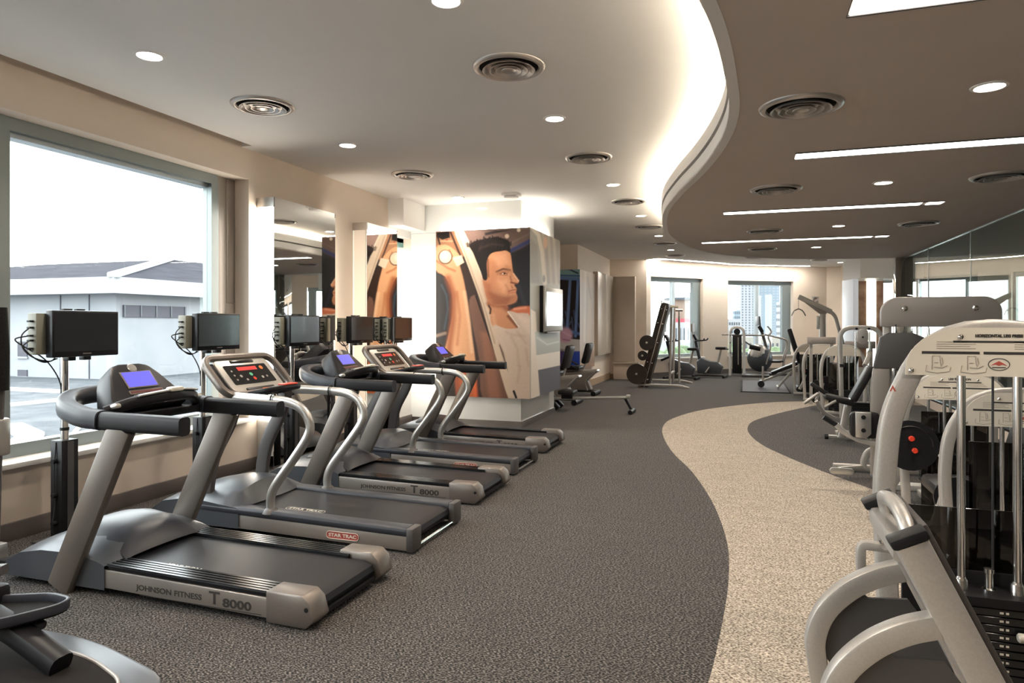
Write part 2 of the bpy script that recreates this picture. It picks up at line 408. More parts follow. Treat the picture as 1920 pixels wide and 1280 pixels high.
# rear of the room, behind the photographer
g = G().box(-5.0, 9.6, -4.4, -4.2, 0, ZU + .3); struct(g, 'wall_back', M_WALL, 'cream wall behind the photographer', 'wall')
g = G().box(9.4, 9.6, -4.2, 16.5, 0, ZU); struct(g, 'wall_right', M_WALL, 'cream wall of the room beyond the glass partition', 'wall')

# mural pillar
pil = thing('wall_pillar', 'white glass clad pillar carrying the mural of a man', 'pillar', kind='structure')
G().box(-4.5, -2.85, 8.76, 10.45, .09, .42).obj('cladding_panel', M_LACQ, pil)
G().box(-4.5, -2.852, 8.762, 10.45, .423, 2.69).obj('cladding_panel', M_LACQ, pil)
G().box(-4.5, -2.85, 8.76, 10.45, 2.693, ZU).obj('cladding_panel', M_LACQ, pil)
G().box(-4.5, -2.835, 8.745, 10.46, 0, .09).obj('steel_base', M_STEEL, pil)
p2_ = thing('wall_inner', 'cream wall block at the far left with the blue poster', 'wall', kind='structure')
G().box(-4.5, -3.3, 14.0, 17.75, 0, ZU).obj('wall_block', M_WALL, p2_, False)
G().add([(-3.3, 17.6, 0), (-2.4, 17.92, 0), (-2.4, 18.2, 0), (-3.3, 17.9, 0), (-3.3, 17.6, ZU), (-2.4, 17.92, ZU), (-2.4, 18.2, ZU), (-3.3, 17.9, ZU)],
        [(0, 1, 5, 4), (1, 2, 6, 5), (2, 3, 7, 6), (3, 0, 4, 7), (4, 5, 6, 7), (0, 3, 2, 1)]).obj('wall_return', M_WALL, p2_, False)
G().box(-3.3, -3.28, 14.0, 17.6, 0, .15).box(-3.3, -2.42, 17.52, 17.6, 0, .12).obj('skirting_board', mat('oak_skirting', (.42, .3, .19), .5), p2_)
cb = thing('wall_cabinet', 'tall beige lacquered cabinet door panels in the far left corner', 'cabinet', (-3.3, 17.5, 0))
G().box(0.005, .12, -2.0, -1.02, .68, 2.62, .004).obj('door', M_PANEL, cb)
G().box(.005, .12, -1.0, -.08, .68, 2.62, .004).obj('door', M_PANEL, cb)
G().box(.13, .68, -.1, .06, .46, 2.62, .004).obj('door', M_PANEL, cb)
G().box(.13, .78, -.16, .06, .40, .45, .004).obj('ledge', M_PANEL, cb)
G().box(.13, .74, -.1, .06, .0, .395, .004).obj('plinth', M_WALL, cb)

# curved far wall
FW = [(-2.4, 17.95), (-2.31, 18.1), (-1.07, 19.62), (-.43, 20.5), (1.37, 21.66), (2.3, 22.0), (2.65, 21.85), (3.33, 21.2), (5.5, 19.8), (6.05, 19.3), (7.6, 17.6), (9.5, 15.6)]
wf = thing('wall_far', 'pale curved far wall with tall city windows', 'wall', kind='structure')
def wseg(a, b, z0, z1, th=.22):
    d = (Vector(b) - Vector(a)).normalized(); nrm = Vector((-d.y, d.x)) * th
    P = [Vector(a), Vector(b), Vector(b) + nrm, Vector(a) + nrm]
    return [(p.x, p.y, z) for z in (z0, z1) for p in P], [(0, 1, 5, 4), (1, 2, 6, 5), (2, 3, 7, 6), (3, 0, 4, 7), (4, 5, 6, 7), (3, 2, 1, 0)]
WIN = {1: 'sliding window behind the plate rack and exercise bikes', 3: 'sliding window behind the cable tower showing two skyscrapers', 7: 'wide sliding window beyond the light column', 9: 'window farthest to the right behind the glass partition'}
for i in range(len(FW) - 1):
    a, b = FW[i], FW[i + 1]
    if i in WIN:
        z0, z1 = .5, 2.66
        G().add(*wseg(a, b, 0, z0)).obj('wall_below_window', M_WALL, wf, False)
        G().add(*wseg(a, b, z1, ZU)).obj('wall_above_window', M_WALL, wf, False)
        Lx = (Vector(b) - Vector(a)).length; ang = math.atan2(b[1] - a[1], b[0] - a[0])
        t = thing('window_%d' % (3 + list(WIN).index(i)), WIN[i], 'window', (a[0], a[1], 0), ang, kind='structure')
        f = .1
        G().box(0, Lx, .1, .2, z1 - .12, z1).obj('frame_head', M_WFRAME, t)
        G().box(0, Lx, .1, .2, z0, z0 + f).obj('frame_sill', M_WFRAME, t)
        G().box(0, f * .5, .1, .2, z0 + f, z1 - .12).obj('frame_stile', M_WFRAME, t)
        G().box(Lx - .3, Lx - .02, .1, .2, z0 + f, z1 - .12).obj('frame_stile', M_WFRAME, t)
        G().box(Lx * .44, Lx * .44 + f, .09, .2, z0 + f, z1 - .12).obj('mullion', M_WFRAME2, t)
        G().box(.05, Lx * .44, .15, .156, z0 + f, z1 - .12).obj('pane', M_GLASS, t, False)
        G().box(Lx * .44 + f, Lx - .3, .15, .156, z0 + f, z1 - .12).obj('pane', M_GLASS, t, False)
        G().box(-.02, Lx + .02, -.06, .1, z0 - .03, z0 + .01, .004).obj('window_sill', M_WHITE, t)
        mid = (Vector(a) + Vector(b)) / 2
        nrm = Vector((-(b[1] - a[1]), b[0] - a[0])).normalized() * .4
        portal((mid.x + nrm.x, mid.y + nrm.y, 1.58), (PI / 2, 0, ang + PI), Lx, 2.1)
    else:
        G().add(*wseg(a, b, 0, ZU)).obj('wall_pier', M_WALL, wf, False)
    G().add(*wseg((a[0] + .0, a[1] - .02), (b[0], b[1] - .02), 0, .13, .02)).obj('skirting_board', M_SKIRT, wf, False)
st = thing('ceiling_strip_light', 'thin curved light strip in the ceiling along the far wall', 'light')
pts = [Vector((x, y, 0)) for x, y in FW[:6]]
sp = offset(spline(pts, 5), .38)
ribbon([p for p in sp[:-4]], 0, .07, ZU - .006, ZU - .001).obj('diffuser', M_STRIP, st)

# lit feature column near the far windows
fc = thing('light_column', 'square column with bright light tubes and brown picture strips near the far windows', 'column', (2.72, 18.2, 0), math.radians(20))
G().box(-.3, .3, -.3, .3, 0, 2.48).obj('core', M_LACQ, fc)
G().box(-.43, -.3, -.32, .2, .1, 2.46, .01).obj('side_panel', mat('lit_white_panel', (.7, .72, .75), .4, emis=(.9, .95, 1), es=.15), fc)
mm = add_noise(mat('brown_picture', (.4, .2, .1), .3), (.16, .06, .035), (.45, .32, .22), 2.2, 4, stretch=(1, 1, 1.4))
G().box(-.29, -.115, -.325, -.3, .4, 2.42).obj('picture_strip', mm, fc)
G().box(.115, .29, -.325, -.3, .4, 2.42).obj('picture_strip', mm, fc)
mt_ = mat('column_tube', (1, 1, 1), .5, emis=(1, .9, .74), es=1.6)
G().box(-.105, -.015, -.36, -.3, .3, 2.46, .02).obj('light_tube', mt_, fc)
G().box(.015, .105, -.36, -.3, .3, 2.46, .02).obj('light_tube', mt_, fc)
G().box(-.3, 1.2, -.4, .4, 2.48, ZU - .001).obj('bulkhead', M_WHITE, fc)

# glass partition on the right
gp = thing('glass_partition', 'frameless tinted glass partition behind the weight machines', 'partition', kind='structure')
ys = [-1.6, .9, 3.4, 5.9, 8.4, 11.0, 13.3, 15.0]
for a, b in zip(ys[:-1], ys[1:]):
    G().box(2.97, 2.982, a + .012, b - .012, .16, ZL).obj('glass_panel', M_PGLASS, gp, False)
for y in ys[1:-1]:
    G().box(2.968, 2.984, y - .011, y + .011, .16, ZL).obj('panel_joint', M_GLASS_EDGE, gp, False)
G().box(2.95, 3.0, ys[0], ys[-1], .13, .16).obj('floor_channel', M_BLACK, gp)
G().box(2.94, 3.01, ys[0], ys[-1], 0, .13).obj('kick_board', M_WALL, gp)
G().box(2.955, 2.995, ys[0], ys[-1], ZL - .012, ZL + .001).obj('head_channel', M_SILVER2, gp)
G().box(2.8, 3.1, 15.02, 15.32, 0, ZL + .1, .004).obj('mirror_post', M_MIRROR, gp)

# ================================================================== OUTSIDE
M_BWALL = add_noise(mat('render_white', (.25, .265, .285), .9), (.225, .24, .26), (.275, .285, .30), .6, 4)
M_BROOF = add_noise(mat('slate_roof', (.028, .028, .036), .95, spec=.05), (.022, .022, .029), (.038, .038, .047), 1.6, 4, stretch=(1, 1, 6))
M_TERR = add_noise(mat('terrace_tiles', (.085, .092, .1), .9, spec=.1), (.07, .078, .088), (.105, .112, .12), 2, 4)
M_LOUV = mat('louvre_grey', (.06, .06, .075), .7)
M_BWIN = mat('building_window', (.03, .04, .05), .2)
hs = thing('neighbour_house', 'white house with dark hipped roof seen through the long window', 'house', (-15.7, 13.7, -3))
G().box(-16, 0, 0, 26, 0, 5.4).obj('walls', M_BWALL, hs, False)
G().box(-17, .55, -.55, 27, 5.2, 5.62).obj('fascia', mat('white_fascia', (.27, .28, .29), .8), hs, False)
G().add([(-17, -.55, 5.62), (.55, -.55, 5.62), (.55, 27, 5.62), (-17, 27, 5.62), (-5.2, 7, 6.9), (-12, 7, 6.9), (-5.2, 20, 6.9)], [(0, 1, 4, 5), (1, 2, 6, 4), (2, 3, 6), (3, 0, 5), (3, 5, 4, 6)]).obj('roof', M_BROOF, hs, False)
G().sweep([(.55, -.55, 5.66), (-5.2, 7, 6.95)], rrect(.3, .12), lat=(1, 1, 0)).obj('hip_cap', mat('white_fascia'), hs)
lv = G().box(-.02, .05, .2, 2.35, 4.6, 4.92).obj('louvre_window', M_LOUV, hs, False)
for k in range(5): G().box(.05, .07, .2 + k * .52, .24 + k * .52, 4.6, 4.92).obj('louvre_bar', M_BWIN, lv, False)
for x, z, h in [(-3.6, 3.5, .42), (-3.6, 2.95, .18)]:
    wdw = G().box(x, x + .36, -.03, .02, z, z + h).obj('small_window', M_LOUV, hs, False)
    G().box(x - .04, x + .4, -.05, -.03, z - .05, z).obj('window_ledge', M_BWALL, wdw, False)
for x in (-2.0, -.95): G().box(x, x + .03, -.02, .01, 0, 5.2).obj('wall_joint', M_LOUV, hs, False)
for k in range(7): G().box(.0, .04, 3.1, 7.0, 4.35 + k * .13, 4.40 + k * .13).obj('louvre_slat', M_LOUV, hs, False)
def gpt(px, py, z):
    Z = 1280 * (CAM_H - z) / (py - 608); xc = (px - 960) / 1280 * Z
    return (xc * math.cos(YAW) - Z * math.sin(YAW), xc * math.sin(YAW) + Z * math.cos(YAW))
tr = thing('roof_terrace', 'grey roof terrace with white edging strips below the long window', 'roof', (0, 0, -.06), kind='structure')
G().box(-40, -5.4, -12, 40, -.3, 0).obj('deck', M_TERR, tr, False)
for pts, wd in [([(-60, 727), (17, 731), (120, 736), (190, 728), (250, 712)], .3), ([(-60, 768), (20, 761), (110, 752), (200, 745)], .26), ([(20, 800), (58, 818), (30, 845)], .3), ([(120, 836), (160, 790), (190, 775)], .04), ([(-60, 700), (140, 706)], .1)]:
    q = [gpt(a, b, -.06) for a, b in pts]
    G().sweep([(a, b, .02) for a, b in q], rrect(.06, wd, .01), lat=(0, 0, 1)).obj('edging_strip', mat('white_edging', (.4, .41, .42), .8), tr)

# city beyond the far windows
CA, SA = math.cos(YAW), math.sin(YAW)
def ray(px, Z):
    xc = (px - 960) / 1280 * Z
    return Vector((xc * CA - Z * SA, xc * SA + Z * CA))
def tower(name, label, px0, px1, ytop, Z, m, floors, cols, wm, frac=(.5, .55), roofm=None, dep=None, cat='building', zb=-25.0):
    a, b = ray(px0, Z), ray(px1, Z); W = (b - a).length; zt = CAM_H + (608 - ytop) * Z / 1280
    t = thing(name, label, cat, (a.x, a.y, zb), YAW)
    d = dep or W; H = zt - zb
    G().box(0, W, 0, d, 0, H).obj('walls', m, t, False)
    if roofm: G().box(-.6, W + .6, -.6, d + .6, H, H + W * .14).obj('roof', roofm, t, False)
    if floors:
        g = G(); fh = H / floors; cw = W / cols
        for f in range(floors):
            for c in range(cols):
                g.box(c * cw + cw * (1 - frac[0]) / 2, c * cw + cw * (1 + frac[0]) / 2, -.06, .0, f * fh + fh * .25, f * fh + fh * (.25 + frac[1]))
                if c < 3: g.box(-.06, 0, d * (c + .3) / 3, d * (c + .7) / 3, f * fh + fh * .25, f * fh + fh * (.25 + frac[1]))
        o = g.obj('windows', wm, t, False); tag(o, 'rows of small dark windows', kind='stuff')
    return t
M_CW = mat('city_white', (.175, .18, .19), .8); M_CB = mat('city_blue', (.1, .135, .165), .6); M_CT = mat('city_tan', (.14, .1, .075), .8)
M_CG = mat('city_glass', (.03, .045, .06), .3); M_CR = mat('city_red', (.2, .025, .035), .8); M_CDK = mat('city_dark', (.022, .028, .036), .7)
tower('market_hall', 'tan building with dark roof seen through the left far window', 1262, 1292, 562, 95, M_CT, 0, 1, M_CW, roofm=M_CDK)
tower('white_block', 'white balcony block behind the tan building', 1291, 1330, 548, 115, M_CW, 16, 2, M_CB, (.9, .25))
tower('red_shop', 'low building with a red band seen above the exercise bikes', 1264, 1302, 597, 92, M_CR, 0, 1, M_CW, dep=2)
tower('shop_front', 'white shop front under the red band', 1264, 1302, 604, 78, M_CW, 6, 5, M_CDK, (.25, .6))
tower('white_house', 'white building lowest in the left far window', 1225, 1330, 640, 70, M_CW, 8, 8, M_CB, (.6, .4))
tower('slim_skyscraper', 'slim white skyscraper left of the far mullion', 1389, 1415, 460, 230, M_CW, 60, 4, M_CG, (.42, .5))
tower('blue_skyscraper', 'pale blue skyscraper right of the far mullion', 1424, 1462, 440, 240, M_CB, 60, 5, M_CW, (.5, .4))
tower('terraced_block', 'white terraced apartment block rightmost in the second far window', 1464, 1486, 566, 140, M_CW, 22, 3, M_CDK, (.9, .35))
tower('blue_office', 'small blue office block left of the slim skyscraper', 1377, 1388, 582, 190, M_CB, 24, 3, M_CG, (.7, .5))
tower('white_apartments', 'white apartment block beside the cable tower', 1362, 1388, 598, 130, M_CW, 18, 6, M_CDK, (.5, .35))
tower('cream_podium', 'cream podium building below the skyscrapers', 1386, 1470, 632, 110, mat('city_cream', (.15, .14, .12), .8), 10, 10, M_CDK, (.4, .35))
M_LEAF = add_noise(mat('leaf_green', (.1, .16, .06), .8), (.02, .04, .012), (.07, .1, .04), 3, 4)
def tree(label, px, ytop, Z, R):
    c = ray(px, Z); zt = CAM_H + (608 - ytop) * Z / 1280
    t = thing('tree', label, 'tree', (c.x, c.y, -25), group='trees below the far windows')
    G().tube([(0, 0, 0), (0, 0, zt + 25 - R)], R * .12, 8).obj('trunk', mat('bark', (.15, .1, .07), .9), t)
    g = G()
    rnd = random.Random(px)
    for k in range(16):
        a = rnd.uniform(0, 6.28); rr = rnd.uniform(0, R * .75); h = rnd.uniform(-.5, .35) * R
        g.ball((rr * math.cos(a), rr * math.sin(a), zt + 25 - R * .7 + h), R * rnd.uniform(.3, .5), seg=10)
    tag(g.obj('crown', M_LEAF, t), kind='stuff')
tree('green tree low in the left far window', 1268, 648, 55, 2.6)
tree('green tree low behind the cable tower', 1388, 645, 50, 2.2)
tree('green tree low behind the elliptical trainer', 1425, 650, 66, 2.4)
tree('green tree low at the right of the second far window', 1466, 652, 84, 2.8)
g = G().box(-120, 160, 30, 330, -26, -25); tag(g.obj('street_ground', mat('street_grey', (.14, .15, .15), .9), None, False), 'grey city ground far below the windows', 'ground', kind='structure')
# ================================================================== PRINTED MURALS
def project(X, Y, Z):
    xc = X * CA + Y * SA; d = -X * SA + Y * CA
    return 960 + 1280 * xc / d, 608 - 1280 * (Z - CAM_H) / d
class Paint:
    """soft-edged flat artwork evaluated on a fine grid of points"""
    def __init__(s, u, v, base):
        s.u = u; s.v = v; s.c = np.zeros(u.shape + (3,)); s.c[:] = lin(base)
    def mask(s, poly, soft):
        P = np.array(poly, float); u, v = s.u, s.v; inside = np.zeros(u.shape, bool); dm = np.full(u.shape, 1e9)
        for i in range(len(P)):
            x1, y1 = P[i]; x2, y2 = P[(i + 1) % len(P)]
            dx, dy = x2 - x1, y2 - y1; L2 = dx * dx + dy * dy + 1e-9
            t = np.clip(((u - x1) * dx + (v - y1) * dy) / L2, 0, 1)
            dm = np.minimum(dm, np.hypot(u - x1 - t * dx, v - y1 - t * dy))
            if y1 != y2:
                c = ((y1 > v) != (y2 > v)) & (u < dx * (v - y1) / dy + x1); inside ^= c
        sd = np.where(inside, dm, -dm)
        k = np.clip(sd / (2 * soft) + .5, 0, 1); return k * k * (3 - 2 * k)
    def poly(s, pts, col, soft=3, a=1.0, smooth=True):
        if smooth and len(pts) > 5:
            Q = []
            for i in range(len(pts)):
                p0, p1, p2, p3 = [np.array(pts[(i + j) % len(pts)], float) for j in (-1, 0, 1, 2)]
                for t in (0, .33, .67): Q.append(.5 * (2 * p1 + (p2 - p0) * t + (2 * p0 - 5 * p1 + 4 * p2 - p3) * t * t + (3 * p1 - p0 - 3 * p2 + p3) * t ** 3))
            pts = Q
        k = (s.mask(pts, soft) * a)[..., None]; s.c = s.c * (1 - k) + np.array(lin(col)) * k
    def line(s, pts, w_, col, soft=3, a=1.0):
        dm = np.full(s.u.shape, 1e9)
        for (x1, y1), (x2, y2) in zip(pts[:-1], pts[1:]):
            dx, dy = x2 - x1, y2 - y1; L2 = dx * dx + dy * dy + 1e-9
            t = np.clip(((s.u - x1) * dx + (s.v - y1) * dy) / L2, 0, 1)
            dm = np.minimum(dm, np.hypot(s.u - x1 - t * dx, s.v - y1 - t * dy))
        k = np.clip((w_ / 2 - dm) / (2 * soft) + .5, 0, 1); k = (k * k * (3 - 2 * k) * a)[..., None]
        s.c = s.c * (1 - k) + np.array(lin(col)) * k
    def blob(s, x, y, rx, ry, col, soft=.3, a=1.0):
        d = np.hypot((s.u - x) / rx, (s.v - y) / ry); k = np.clip((1 - d) / (2 * soft) + .5, 0, 1); k = (k * k * (3 - 2 * k) * a)[..., None]
        s.c = s.c * (1 - k) + np.array(lin(col)) * k
def lin(c): return [((x / 255 / 12.92) if x / 255 <= .04045 else ((x / 255 + .055) / 1.055) ** 2.4) for x in c]
def print_sheet(name, m, parent, P, paint, thick):
    """P(rows, cols, 3) world points of the sheet; colours per point. A thin real sheet with the artwork on it."""
    R_, K_ = P.shape[:2]
    vs_ = P.reshape(-1, 3).tolist()
    fs = [(i * K_ + k, i * K_ + k + 1, (i + 1) * K_ + k + 1, (i + 1) * K_ + k) for i in range(R_ - 1) for k in range(K_ - 1)]
    me = bpy.data.meshes.new(name); me.from_pydata(vs_, [], fs)
    at_ = me.color_attributes.new('print', 'FLOAT_COLOR', 'POINT')
    col = np.ones((R_ * K_, 4), np.float32); col[:, :3] = np.clip(paint.c.reshape(-1, 3), 0, 1)
    at_.data.foreach_set('color', col.ravel()); me.materials.append(m)
    o = bpy.data.objects.new(name, me); C.objects.link(o); o.parent = parent
    return o
M_MURAL = vcol('mural_print', .38); M_MURAL.node_tree.nodes['Principled BSDF'].inputs['Specular IOR Level'].default_value = .25
# ---- the pillar mural: front sheet. artwork coordinates: 0..979 across, 0..1280 down
def art(P):
    x, y = project(P[..., 0], P[..., 1], P[..., 2]); return (x - 800) * 3.765, (y - 420) * 3.765
x0, x1, YF, z0, z1 = -4.06, -2.69, 8.655, .41, 2.69
XX, ZZ = np.meshgrid(np.linspace(x0, x1, 210), np.linspace(z0, z1, 330)); P = np.stack([XX, np.full(XX.shape, YF - .001), ZZ], -1)
u, v = art(P); A = Paint(u, v, (52, 44, 42))
A.poly([(250, 20), (745, 0), (745, 110), (640, 180), (560, 190), (430, 110), (330, 150)], (128, 108, 100), 14)
A.line([(420, 70), (640, 20)], 20, (60, 52, 55), 8); A.line([(590, 190), (745, 110)], 26, (66, 74, 118), 9); A.line([(500, 40), (745, 30)], 8, (170, 150, 135), 6, .6)
A.line([(600, 130), (745, 60)], 12, (150, 130, 120), 8, .6)
A.blob(650, 42, 13, 13, (245, 230, 210)); A.blob(567, 85, 15, 15, (225, 205, 185))
A.poly([(740, 150), (745, 580), (640, 560), (640, 380), (600, 220)], (40, 37, 40), 20)
A.line([(650, 440), (690, 560)], 26, (66, 66, 80), 14, .6)
A.poly([(55, 40), (255, 40), (290, 190), (200, 300), (55, 230)], (160, 122, 96), 6)
A.poly([(70, 60), (160, 50), (165, 95), (110, 110), (72, 90)], (36, 30, 30), 5); A.line([(170, 60), (240, 230)], 14, (70, 48, 40), 5); A.line([(75, 80), (95, 150)], 12, (60, 40, 35), 4)
A.blob(142, 115, 9, 9, (150, 60, 40)); A.line([(100, 120), (180, 120)], 10, (195, 160, 130), 4)
A.poly([(55, 300), (150, 390), (185, 560), (165, 760), (130, 870), (55, 880)], (44, 38, 40), 12)
A.line([(105, 430), (140, 500), (150, 600), (125, 740)], 11, (70, 92, 104), 9, .7)
A.line([(62, 790), (130, 770)], 22, (150, 130, 115), 8, .8)
# frame tubes behind the arm
A.poly([(215, 290), (300, 330), (370, 520), (400, 640), (520, 960), (620, 1250), (360, 1250), (330, 900), (290, 560)], (62, 44, 38), 8)
A.poly([(300, 540), (360, 520), (470, 800), (520, 960), (590, 1245), (400, 1245), (370, 950), (320, 700)], (128, 96, 82), 8)
A.poly([(380, 760), (440, 760), (530, 1245), (440, 1245)], (165, 120, 98), 22, .7, False)
A.line([(350, 510), (440, 780), (520, 1000), (600, 1240)], 15, (44, 28, 22), 4)
# forearm
A.poly([(62, 170), (130, 150), (210, 210), (235, 300), (262, 400), (290, 560), (315, 760), (342, 950), (330, 1010), (180, 1010), (130, 900), (150, 800), (180, 640), (178, 480), (130, 370), (62, 320)], (212, 164, 126), 7)
A.line([(150, 380), (190, 500), (185, 680), (160, 860), (160, 1000)], 44, (150, 86, 52), 22, .8)
A.line([(215, 480), (235, 650), (215, 850)], 18, (168, 104, 70), 12, .55); A.line([(265, 480), (300, 700), (318, 900)], 22, (236, 200, 168), 12, .6)
A.poly([(190, 1000), (340, 980), (350, 1250), (215, 1250)], (186, 108, 70), 14); A.line([(330, 1000), (350, 1240)], 26, (232, 120, 70), 14, .7); A.line([(210, 1040), (230, 1240)], 30, (120, 60, 40), 18, .6)
A.poly([(60, 190), (130, 145), (205, 190), (240, 250), (180, 310), (90, 290)], (214, 168, 132), 6); A.line([(70, 260), (150, 310), (200, 330)], 14, (168, 108, 74), 8, .8); A.line([(160, 180), (185, 235)], 8, (176, 120, 90), 5)
A.poly([(180, 235), (245, 220), (265, 270), (215, 300)], (226, 206, 184), 5); A.blob(132, 232, 50, 52, (120, 92, 74), .08); A.blob(132, 230, 42, 44, (228, 208, 184), .1); A.blob(124, 222, 22, 24, (244, 230, 212), .5, .8)
# pale machine tube
A.poly([(190, 30), (248, 30), (300, 130), (352, 260), (415, 440), (470, 620), (520, 880), (560, 1000), (640, 1250), (585, 1250), (500, 980), (440, 760), (385, 560), (300, 320), (250, 190)], (214, 196, 176), 5)
A.line([(215, 60), (300, 280), (400, 560), (480, 840)], 10, (150, 120, 100), 7, .5); A.line([(248, 40), (310, 150), (420, 450), (475, 640)], 8, (240, 228, 212), 5, .8)
# shoulder, neck, shirt
A.poly([(560, 640), (600, 600), (670, 580), (745, 590), (745, 690), (640, 660)], (206, 124, 88), 8); A.line([(620, 600), (700, 590)], 14, (240, 180, 150), 9, .7)
A.poly([(430, 540), (560, 560), (580, 640), (650, 735), (560, 745), (465, 720), (445, 620)], (206, 152, 116), 7); A.line([(440, 560), (540, 575), (570, 600)], 36, (140, 84, 58), 20, .75)
A.line([(575, 650), (640, 725)], 20, (120, 66, 46), 8, .8); A.line([(470, 640), (480, 710)], 22, (228, 184, 150), 14, .6)
A.line([(438, 575), (452, 600), (448, 630)], 12, (60, 38, 30), 5)
A.poly([(470, 715), (560, 738), (650, 728), (600, 660), (570, 615), (640, 628), (750, 690), (790, 1250), (620, 1250), (570, 1020), (520, 860)], (214, 196, 180), 6)
for a in ([(520, 860), (545, 920), (550, 980)], [(600, 800), (640, 880), (650, 1000)], [(640, 760), (700, 840)], [(560, 760), (600, 780), (690, 790)], [(660, 1000), (640, 1120)], [(700, 880), (720, 1000)]): A.line(a, 16, (190, 168, 150), 14, .55)
A.line([(515, 855), (540, 910), (552, 965)], 7, (90, 66, 54), 5, .8); A.line([(615, 1180), (632, 1225)], 16, (30, 24, 24), 4); A.line([(575, 620), (650, 725)], 8, (240, 226, 212), 4)
A.poly([(640, 640), (745, 670), (745, 800), (680, 720)], (232, 214, 198), 18, .7)
# head
A.poly([(395, 380), (420, 240), (480, 195), (560, 185), (590, 205), (603, 290), (612, 345), (650, 398), (642, 418), (618, 428), (636, 458), (630, 482), (640, 520), (622, 552), (560, 572), (470, 572), (425, 520), (405, 450)], (214, 160, 124), 5)
A.poly([(420, 470), (520, 520), (620, 500), (635, 530), (615, 556), (540, 574), (450, 568)], (176, 118, 88), 16, .75)
A.poly([(400, 400), (450, 420), (470, 520), (430, 530)], (172, 112, 82), 18, .8); A.poly([(500, 400), (570, 390), (590, 450), (540, 480)], (234, 184, 150), 20, .7); A.poly([(470, 230), (560, 205), (585, 280), (500, 300)], (230, 180, 146), 20, .7)
A.line([(612, 350), (648, 400)], 10, (240, 196, 164), 5, .8); A.line([(596, 412), (636, 420)], 11, (132, 78, 56), 5); A.line([(590, 370), (600, 405)], 10, (160, 104, 78), 7, .8)
A.line([(492, 336), (540, 316), (590, 324)], 12, (84, 54, 40), 6, .9); A.line([(560, 300), (596, 330), (600, 360)], 16, (186, 132, 100), 14, .6); A.line([(520, 350), (545, 341), (568, 351)], 6, (60, 40, 34), 4, .9); A.line([(500, 352), (530, 332), (575, 336)], 16, (164, 110, 82), 10, .6); A.blob(549, 349, 7, 6, (48, 34, 30), .4); A.blob(537, 350, 5, 4, (230, 214, 204), .4); A.line([(515, 358), (570, 362)], 6, (156, 100, 76), 4, .7)
A.line([(578, 474), (606, 466), (634, 462)], 7, (150, 84, 68), 5, .9); A.line([(585, 486), (628, 480)], 8, (196, 120, 98), 5, .8); A.line([(600, 440), (606, 452)], 8, (150, 98, 74), 5, .7)
A.poly([(420, 250), (500, 300), (480, 420), (520, 520), (440, 560), (395, 420)], (186, 128, 96), 26, .55)
A.poly([(440, 480), (540, 500), (600, 520), (560, 572), (470, 572)], (150, 96, 70), 22, .6); A.poly([(600, 500), (636, 500), (630, 550), (590, 560)], (196, 140, 108), 14, .5); A.line([(560, 430), (580, 470), (575, 500)], 14, (176, 118, 88), 12, .5)
A.poly([(300, 150), (345, 120), (380, 110), (440, 98), (500, 92), (560, 108), (582, 130), (592, 200), (560, 186), (520, 192), (470, 200), (440, 225), (424, 280), (428, 385), (400, 392), (384, 340), (350, 260), (325, 200)], (36, 29, 28), 5)
rg = random.Random(3)
for k in range(60):
    a = rg.uniform(-.15, 1.05); bx_ = 322 + a * 262; by_ = 138 - 40 * math.sin(max(0, min(1, a)) * 3.0) + rg.uniform(-4, 10)
    A.line([(bx_, by_ + 14), (bx_ - 4 + rg.uniform(-6, 6), by_ - rg.uniform(4, 16))], rg.uniform(5, 9), (38, 31, 30), 5, .8)
for k in range(22):
    a = rg.uniform(0, 1); A.line([(345 + a * 220, 175 - 40 * math.sin(a * 3) + rg.uniform(0, 40)), (350 + a * 220, 150 - 40 * math.sin(a * 3) + rg.uniform(0, 30))], 5, (66, 54, 50), 5, .45)
A.line([(380, 170), (460, 140), (540, 150)], 14, (74, 62, 58), 10, .6); A.line([(432, 250), (436, 370)], 12, (90, 58, 44), 8, .6)
mural = thing('mural_panel', 'large wraparound photo mural of a man in a white shirt at a gym machine', 'mural', (0, 0, 0))
G().box(x0, -2.69, YF, 8.755, z0, z1).obj('front_board', M_LACQ, mural); G().box(-2.845, -2.69, 8.756, 10.22, z0, z1).obj('side_board', M_LACQ, mural)
gr = np.random.RandomState(5).normal(0, .03, A.c.shape[:2])[..., None]; A.c = np.clip(A.c * (1 + gr), 0, 1) ** 1.18 * .84
print_sheet('front_print', M_MURAL, mural, P, A, .001)
G().box(-4.0, -2.75, 8.69, 8.72, z1, z1 + .02).obj('top_light', M_EDGEL, mural); G().box(-2.79, -2.75, 8.8, 10.15, z1, z1 + .02).obj('top_light', mat('mural_top_light', (1, 1, 1), .5, emis=(1, .93, .82), es=20.0), mural)
YY, ZZ = np.meshgrid(np.linspace(YF, 10.22, 60), np.linspace(z0, z1, 330)); P = np.stack([np.full(YY.shape, -2.689), YY, ZZ], -1)
u, v = art(P); B = Paint(u, v, (146, 142, 132))
B.poly([(800, 60), (950, 110), (950, 420), (850, 420)], (112, 102, 92), 16, 1, False)
for xx in (830, 868, 905): B.line([(xx - 10, 60), (xx + 12, 420)], 16, (176, 164, 148), 10, .8)
B.line([(745, 25), (790, 80), (815, 200), (835, 420)], 26, (218, 208, 192), 6); B.blob(828, 385, 10, 26, (96, 92, 86), .3); B.blob(838, 130, 14, 40, (190, 150, 120), .4)
B.poly([(735, 100), (780, 150), (800, 420), (735, 420)], (120, 116, 108), 10, .8, False); B.poly([(735, 420), (960, 440), (960, 620), (735, 600)], (168, 168, 160), 20, .8, False)
B.poly([(735, 600), (770, 620), (800, 1250), (735, 1250)], (222, 210, 196), 5, 1, False); B.poly([(765, 760), (950, 750), (950, 900), (775, 925)], (158, 162, 156), 6, 1, False)
